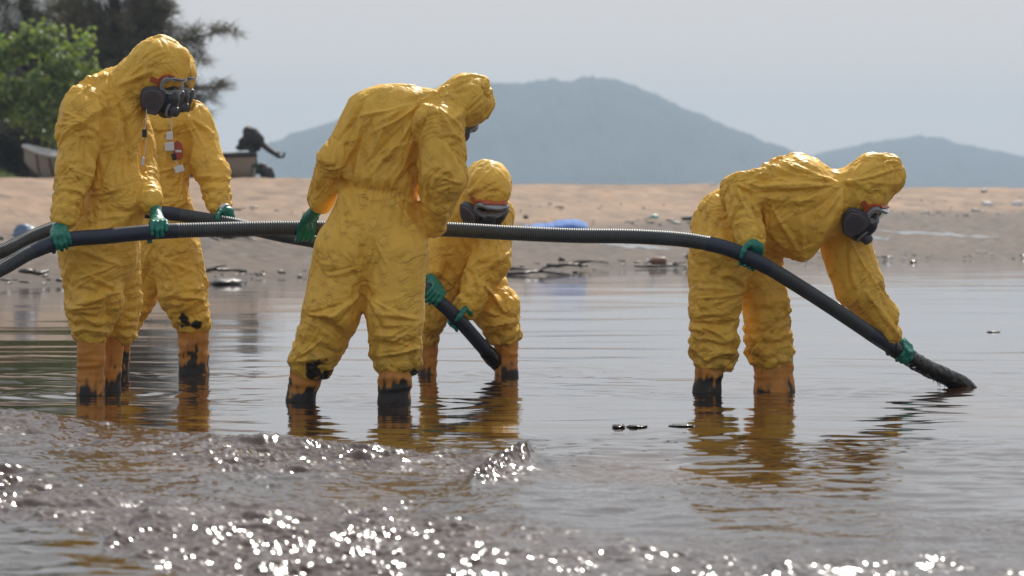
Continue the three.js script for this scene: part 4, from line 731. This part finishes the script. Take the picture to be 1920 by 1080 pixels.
// ------------------------------------------------------------------ boats on the crest
const woodPale = std({ color: rgb(0.30, 0.26, 0.21), roughness: 0.75 }), woodWhite = std({ color: rgb(0.46, 0.45, 0.42), roughness: 0.6 }), woodDark = std({ color: rgb(0.03, 0.03, 0.035), roughness: 0.6 }), woodRed = std({ color: rgb(0.12, 0.05, 0.04), roughness: 0.7 });
function boat(label, pos, turn, L, B, Hh, bow, rimMat, hullMat, ribMat, stern) {
  const b = group('wooden_boat', pos); b.rotation.y = turn;
  const n = 26, m = 12, p = [], idx = [], rim = [];
  const sec = (t) => { const w = B / 2 * Math.pow(Math.sin(Math.PI * clamp(0.10 + t * 0.86)), 0.6) * (t > 0.75 ? 1 - 0.75 * Math.pow((t - 0.75) / 0.25, 2) : 1), top = Hh + bow * Math.pow(Math.max(0, t - 0.45) / 0.55, 2) + 0.06 * (1 - t), keel = 0.02 + 0.55 * (Hh + bow) * Math.pow(Math.max(0, t - 0.7) / 0.3, 2.4); return [w, top, keel]; };
  for (let i = 0; i <= n; i++) { const t = i / n, [w, top, keel] = sec(t), x = (t - 0.5) * L; for (let j = 0; j <= m; j++) { const a = (j / m * 2 - 1), y = keel + (top - keel) * Math.pow(Math.abs(a), 1.5), z = Math.sign(a) * w * Math.pow(Math.abs(a), 0.55); p.push(x, y, z); if (i && j) { const q = (i - 1) * (m + 1) + j - 1; idx.push(q, q + 1, q + m + 1, q + 1, q + m + 2, q + m + 1); } } }
  const hm = hullMat.clone(); hm.side = THREE.DoubleSide;
  const hull = part('hull', geo(p, idx), hm, b);
  for (const s of [-1, 1]) { const c = []; for (let i = 0; i <= n; i++) { const [w, top] = sec(i / n); c.push(V((i / n - 0.5) * L, top + 0.01, s * (w + 0.01))); } const g = new THREE.TubeGeometry(new THREE.CatmullRomCurve3(c), 50, 0.045, 8); g.scale(1, 1, 1); part('gunwale', g, rimMat, b); }
  { const [w, top] = sec(0); part('transom', new RoundedBoxGeometry(0.05, top, w * 1.9, 2, 0.015).translate(-L / 2 + 0.01, top / 2 + 0.02, 0), stern ?? hullMat, hull); }
  for (const t of [0.3, 0.55]) { const [w, top] = sec(t); part('bench', new RoundedBoxGeometry(0.22, 0.035, w * 1.9, 2, 0.01).translate((t - 0.5) * L, top - 0.10, 0), rimMat, b); }
  for (const t of [0.62, 0.74, 0.86]) { const [w, top, keel] = sec(t); for (const s of [-1, 1]) part('hull_rib', limb([V((t - 0.5) * L, keel + 0.1 * (top - keel), s * w * 0.40), V((t - 0.5) * L, keel + 0.5 * (top - keel), s * w * 0.80), V((t - 0.5) * L, top, s * (w + 0.005))], 0.022, 0.022), ribMat, hull); }
  return tag(shade(b), label, 'boat', null);
}
{
  const d1 = 70, x1 = (175 - 960) / F * d1; boat('small pale wooden boat with a white rim, drawn up under the trees at left', V(x1, groundH(x1, d1) - 0.04, -d1), Math.PI - 0.42, 2.9, 0.95, 0.44, 0.26, woodWhite, woodPale, woodRed);
  const d2 = 67, x2 = (345 - 960) / F * d2; boat('pale boat with a dark rim on the beach crest, stern by the shrouded engine', V(x2, groundH(x2, d2) - 0.02, -d2), Math.PI + 0.10, 2.45, 0.9, 0.40, 0.15, woodDark, woodPale, woodDark);
  // long-tailed engine under a dark cover, standing on the sand beside the boat
  const D = 67, bx = (490 - 960) / F * D, base = V(bx, groundH(bx, D), -D), g = group('boat_engine', base), J = (p) => at(p[0], p[1], D - (p[2] ?? 0)).sub(base), k = D / F;
  const blob = (list, cell, amp) => { const f = new Field(); for (const [a, b, ra, rb] of list) f.add(J(a), J(b), ra * k, rb * k, 1, 0.05); const { pos, idx } = f.mesh(cell), N = geo(pos.slice(), idx).attributes.normal.array; for (let i = 0; i < pos.length; i += 3) { const e = amp * (crumple(pos[i], pos[i + 1], pos[i + 2]) * 25 + noise(pos[i] * 9, pos[i + 1] * 9, pos[i + 2] * 9)); for (let c = 0; c < 3; c++) pos[i + c] += N[i + c] * e; } return geo(pos, idx); };
  const green = std({ color: rgb(0.02, 0.045, 0.032), roughness: 0.8 }), darkCloth = std({ color: rgb(0.016, 0.016, 0.02), roughness: 0.7 });
  const cv = part('cover', blob([[[464, 246], [474, 250], 9, 11], [[456, 268], [474, 258], 10, 15], [[474, 258], [486, 262], 15, 10], [[478, 262], [482, 276], 12, 8]], 0.02, 0.02), darkCloth, g);
  part('reflector', new THREE.SphereGeometry(0.036, 16, 12).translate(J([468, 237]).x, J([468, 237]).y, 0.12), std({ color: rgb(0.9, 0.9, 0.9), roughness: 0.1 }), cv);
  part('tarpaulin', blob([[[446, 276], [468, 270], 5, 8], [[452, 277], [474, 277], 6, 6], [[474, 284], [477, 318], 7, 9], [[477, 312], [486, 318], 9, 7]], 0.02, 0.02), green, g);
  part('shaft', limb([J([484, 262]), J([500, 277]), J([514, 287]), J([524, 294])], 0.055, 0.042), woodDark, g);
  const h = part('propeller_guard', new THREE.TorusGeometry(0.055, 0.022, 8, 20, 4.2).rotateZ(2.6).translate(J([527, 289]).x, J([527, 289]).y, 0), woodDark, g);
  part('propeller_hub', new THREE.SphereGeometry(0.03, 12, 10).translate(J([524, 285]).x, J([524, 285]).y, 0.02), woodWhite, h);
  part('stand', blob([[[492, 312], [498, 330], 8, 10], [[498, 322], [508, 332], 9, 8], [[507, 316], [509, 332], 4, 5]], 0.02, 0.015), woodDark, g);
  tag(shade(g), 'dark shrouded long-shaft boat engine pointing right on the beach crest', 'engine', null);
}

// ------------------------------------------------------------------ things washed up
function onGround(px, row) { for (let d = 33; d < 92; d += 0.05) { const x = (px - 960) / F * d, h = Math.max(0, groundH(x, d)); if (HORIZON + F * (EYE - h) / d <= row) return V(x, h, -d); } const d = 66; return V((px - 960) / F * d, 1, -d); }
const wetWood = std({ color: rgb(0.022, 0.016, 0.013), roughness: 0.45 });
function stick(label, px, row, len, r, bend, seed, twig) {
  const c = onGround(px, row), s = c.z / -F, w = len * s / 2, g = group('driftwood', c), rr = rng(seed);
  const pts = [-1, -0.5, 0, 0.5, 1].map((t) => V(t * w, r * s + bend * s * (1 - t * t) + (rr() - 0.5) * r * s, (rr() - 0.5) * 0.2));
  part('stem', limb(pts, r * s * 1.15, r * s * 0.55), wetWood, g);
  if (twig) { const k = pts[1 + Math.floor(rr() * 3)]; part('twig', limb([k, k.clone().add(V(0.06, twig * s, 0.05)), k.clone().add(V(0.16, twig * s * 1.5, 0.1))], r * s * 0.7, r * s * 0.25), wetWood, g); }
  return tag(shade(g), label, 'driftwood', null);
}
stick('long thin black branch at the waterline right of the bending worker', 1010, 517, 115, 3, 3, 1, 6);
stick('black branch just above the long one at the waterline', 1064, 503, 78, 3.5, 2, 2, 5);
stick('thin branch lying on wet sand, uppermost of the three near the waterline', 1108, 494, 66, 2, 2, 3, 0);
stick('short dark stick half hidden by the bending worker at the waterline', 968, 508, 46, 3, 2, 4, 0);
stick('dark branch in front of the brown bottle', 1238, 503, 96, 3, 2, 5, 4);
stick('short thick black stick on wet sand at the left, under the hoses', 62, 515, 54, 4.5, 0, 6, 0);
stick('dark stick on wet sand right of the second worker', 420, 512, 84, 3.5, 2, 7, 5);
stick('dark log under the hoses between the left workers and the middle one', 447, 449, 110, 7, 2, 8, 0);
stick('black log at the edge of the dry sand left of the bent worker', 1308, 413, 60, 4, 1, 9, 0);
function lump(name, label, category, px, row, w, h, dp, mat, seed, float) {
  let c, s; if (float) { const d = rowD(row); c = V((px - 960) / F * d, 0, -d); s = d / F; } else { c = onGround(px, row); s = c.z / -F; }
  const g = mergeVertices(new THREE.IcosahedronGeometry(1, 5).deleteAttribute('uv').deleteAttribute('normal')), p = g.attributes.position;
  for (let i = 0; i < p.count; i++) { const x = p.getX(i), y = p.getY(i), z = p.getZ(i), e = 1 + 0.35 * noise(x * 1.4 + seed, y * 1.4, z * 1.4) + 0.18 * noise(x * 4 + seed, y * 4, z * 4); p.setXYZ(i, x * e * w * s / 2, y * e * h * s * 0.75 + h * s * 0.25, z * e * dp / 2); }
  g.computeVertexNormals();
  const m = part(name, g, mat); m.position.copy(c); return tag(m, label, category, null);
}
lump('tar_lump', 'left one of two small black tar lumps poking out of the ripple', 'tar lump', 1160, 800, 26, 5, 0.10, M.oil, 1, true);
lump('tar_lump', 'flatter black tar lump touching the left one in the ripple', 'tar lump', 1194, 800, 38, 4, 0.10, M.oil, 2, true);
lump('tar_lump', 'black tar lump by itself right of the pair, below the bent worker', 'tar lump', 1278, 799, 46, 5, 0.10, M.oil, 3, true);
lump('tar_lump', 'small black speck of tar afloat on the calm water at right', 'tar lump', 1862, 623, 24, 3, 0.1, M.oil, 4, true);
lump('tar_lump', 'dark tar lump at the water edge at far right', 'tar lump', 1712, 493, 12, 5, 0.1, M.oil, 5);
lump('oil_clot', 'dark frothy clot stranded at the waterline right of the left workers', 'debris', 424, 534, 58, 12, 0.3, wetWood, 6);
lump('rock', 'small dark stone on wet sand above the branches', 'stone', 1053, 490, 12, 8, 0.08, wetWood, 7);
lump('rock', 'dark stone in the dry sand left of the blue tarpaulin', 'stone', 986, 410, 9, 7, 0.06, wetWood, 8);
lump('rock', 'dark clod on the crest at the far right', 'stone', 1845, 361, 12, 6, 0.1, wetWood, 9);
lump('plastic_scrap', 'turquoise scrap of plastic on the dry sand', 'litter', 1227, 409, 16, 7, 0.08, std({ color: rgb(0.16, 0.42, 0.40), roughness: 0.4 }), 10);
lump('plastic_scrap', 'white scrap on the dry sand at right, left of its twin', 'litter', 1852, 386, 20, 8, 0.1, M.white, 11);
lump('plastic_scrap', 'white scrap cut by the right edge on the dry sand', 'litter', 1908, 386, 24, 8, 0.1, M.white, 12);
lump('plastic_scrap', 'small white scrap on the wet sand behind the bent worker', 'litter', 1671, 486, 10, 6, 0.06, M.white, 13);
lump('plastic_scrap', 'pale scrap next to the small white one on wet sand', 'litter', 1694, 486, 9, 4, 0.06, M.white, 14);
lump('plastic_scrap', 'white scrap on the crest behind the bent worker', 'litter', 1336, 347, 14, 5, 0.06, M.white, 15);
lump('plastic_bag', 'blue bundle on the sand behind the left hoses', 'bag', 46, 445, 46, 24, 0.3, std({ color: rgb(0.10, 0.15, 0.24), roughness: 0.5 }), 16);
lump('plastic_sheet', 'clear plastic shred floating behind the slanting hose', 'litter', 1574, 574, 26, 6, 0.15, M.white, 17, true);
{
  const c = onGround(1040, 428), s = c.z / -F, nx = 60, ny = 26, pos = [], idx = [];
  for (let j = 0; j <= ny; j++) for (let i = 0; i <= nx; i++) {
    const u = i / nx, v = j / ny, x = (u - 0.5) * 122 * s, z = (0.5 - v) * 0.7, prof = (8 + 12 * sst(0.25, 0.9, u)) * s, e = Math.pow(Math.sin(Math.PI * clamp(v)), 0.6) * Math.pow(Math.sin(Math.PI * clamp(0.04 + u * 0.93)), 0.35);
    pos.push(x + 0.02 * noise(u * 9, v * 6, 1), prof * e + e * (0.035 * noise(u * 9, v * 5, 3) + 0.6 * crumple(x, z, u)), z); if (i && j) { const a = (j - 1) * (nx + 1) + i - 1; idx.push(a, a + 1, a + nx + 1, a + 1, a + nx + 2, a + nx + 1); }
  }
  const m = part('tarpaulin', geo(pos, idx), std({ color: rgb(0.06, 0.17, 0.46), roughness: 0.8, side: THREE.DoubleSide })); m.position.copy(c);
  tag(m, 'crumpled blue tarpaulin lying on the beach behind the front hose', 'tarpaulin', null);
}
function bottle(label, px, row, w, r, turn) {
  const c = onGround(px, row), s = c.z / -F, L = w * s, R = r * s, g = group('bottle', c.clone().add(V(0, R * 0.9, 0))); g.rotation.y = turn;
  const prof = [[0.001, 0], [0.85, 0], [1, 0.05], [1, 0.62], [0.86, 0.72], [0.42, 0.82], [0.34, 0.94]].map(([a, b]) => new THREE.Vector2(a * R, b * L));
  part('body', new THREE.LatheGeometry(prof, 24).rotateZ(Math.PI / 2).translate(L / 2, 0, 0), phys({ color: rgb(0.19, 0.085, 0.05), roughness: 0.25, side: THREE.DoubleSide }), g);
  part('cap', new THREE.CylinderGeometry(R * 0.42, R * 0.42, L * 0.09, 18).rotateZ(Math.PI / 2).translate(-L * 0.47, 0, 0), M.white, g);
  return tag(shade(g), label, 'bottle', null);
}
const poolM = phys({ color: rgb(0.05, 0.04, 0.032), roughness: 0.09, ior: 1.5 });
for (const [px, row, w, dp, seed, label] of [[1755, 440, 240, 0.7, 1, 'long shallow pool on the wet sand at far right, behind the bent worker'], [1640, 447, 60, 0.5, 2, 'small pool on the wet sand just behind the bent worker'], [1190, 462, 150, 0.7, 4, 'thin pool on the wet sand under the front hose']]) {
  const c = onGround(px, row), s = c.z / -F, nx = 60, ny = 10, pos = [], idx = [];
  for (let j = 0; j <= ny; j++) for (let i = 0; i <= nx; i++) { const u = i / nx * 2 - 1, v = j / ny * 2 - 1, x = c.x + u * w * s / 2, z = c.z + v * dp * Math.sqrt(Math.max(0, 1 - u * u)) * (0.55 + 1.1 * noise(u * 5, seed, 1)) + 0.7 * noise(u * 2.5, seed, 7); pos.push(x, groundH(x, -z) + 0.006 + 0.002 * noise(x * 3, z * 2, seed), z); if (i && j) { const a = (j - 1) * (nx + 1) + i - 1; idx.push(a, a + 1, a + nx + 1, a + 1, a + nx + 2, a + nx + 1); } }
  tag(part('pool', geo(pos, idx), poolM), label, null, null, 'structure');
}
{
  const r = rng(55), pos = [], q = new THREE.IcosahedronGeometry(1, 0).attributes.position;
  for (let i = 0; i < 420; i++) {
    const px = -100 + 2120 * r(), line = r(), row = poly(line < 0.45 ? [[0, 449], [600, 447], [960, 426], [1330, 414], [1600, 402], [1920, 396]] : line < 0.8 ? [[0, 532], [600, 509], [960, 505], [1300, 492], [1920, 477]] : [[0, 400], [1920, 375]], px) + (r() + r() - 1) * 12;
    const c = onGround(px, row), k = 0.012 + 0.03 * r() * r(), e = 1 + 3 * r(), a = r() * 3.14;
    for (let t = 0; t < q.count; t++) { const x = q.getX(t) * k * e, y = q.getY(t) * k * 0.7, z = q.getZ(t) * k; pos.push(c.x + x * Math.cos(a) - z * Math.sin(a), c.y + y + k * 0.3, c.z + x * Math.sin(a) + z * Math.cos(a)); }
  }
  tag(part('wrack', geo(pos, null), wetWood), 'scattered dark specks of wrack in lines along the beach', 'wrack', null, 'stuff');
}
bottle('brown bottle lying on wet sand behind the dark branch', 1231, 497, 36, 8, 0.1);
bottle('brown bottle at the waterline half hidden by the bent worker', 1296, 487, 30, 7, 0.3);

renderer.render(scene, camera);
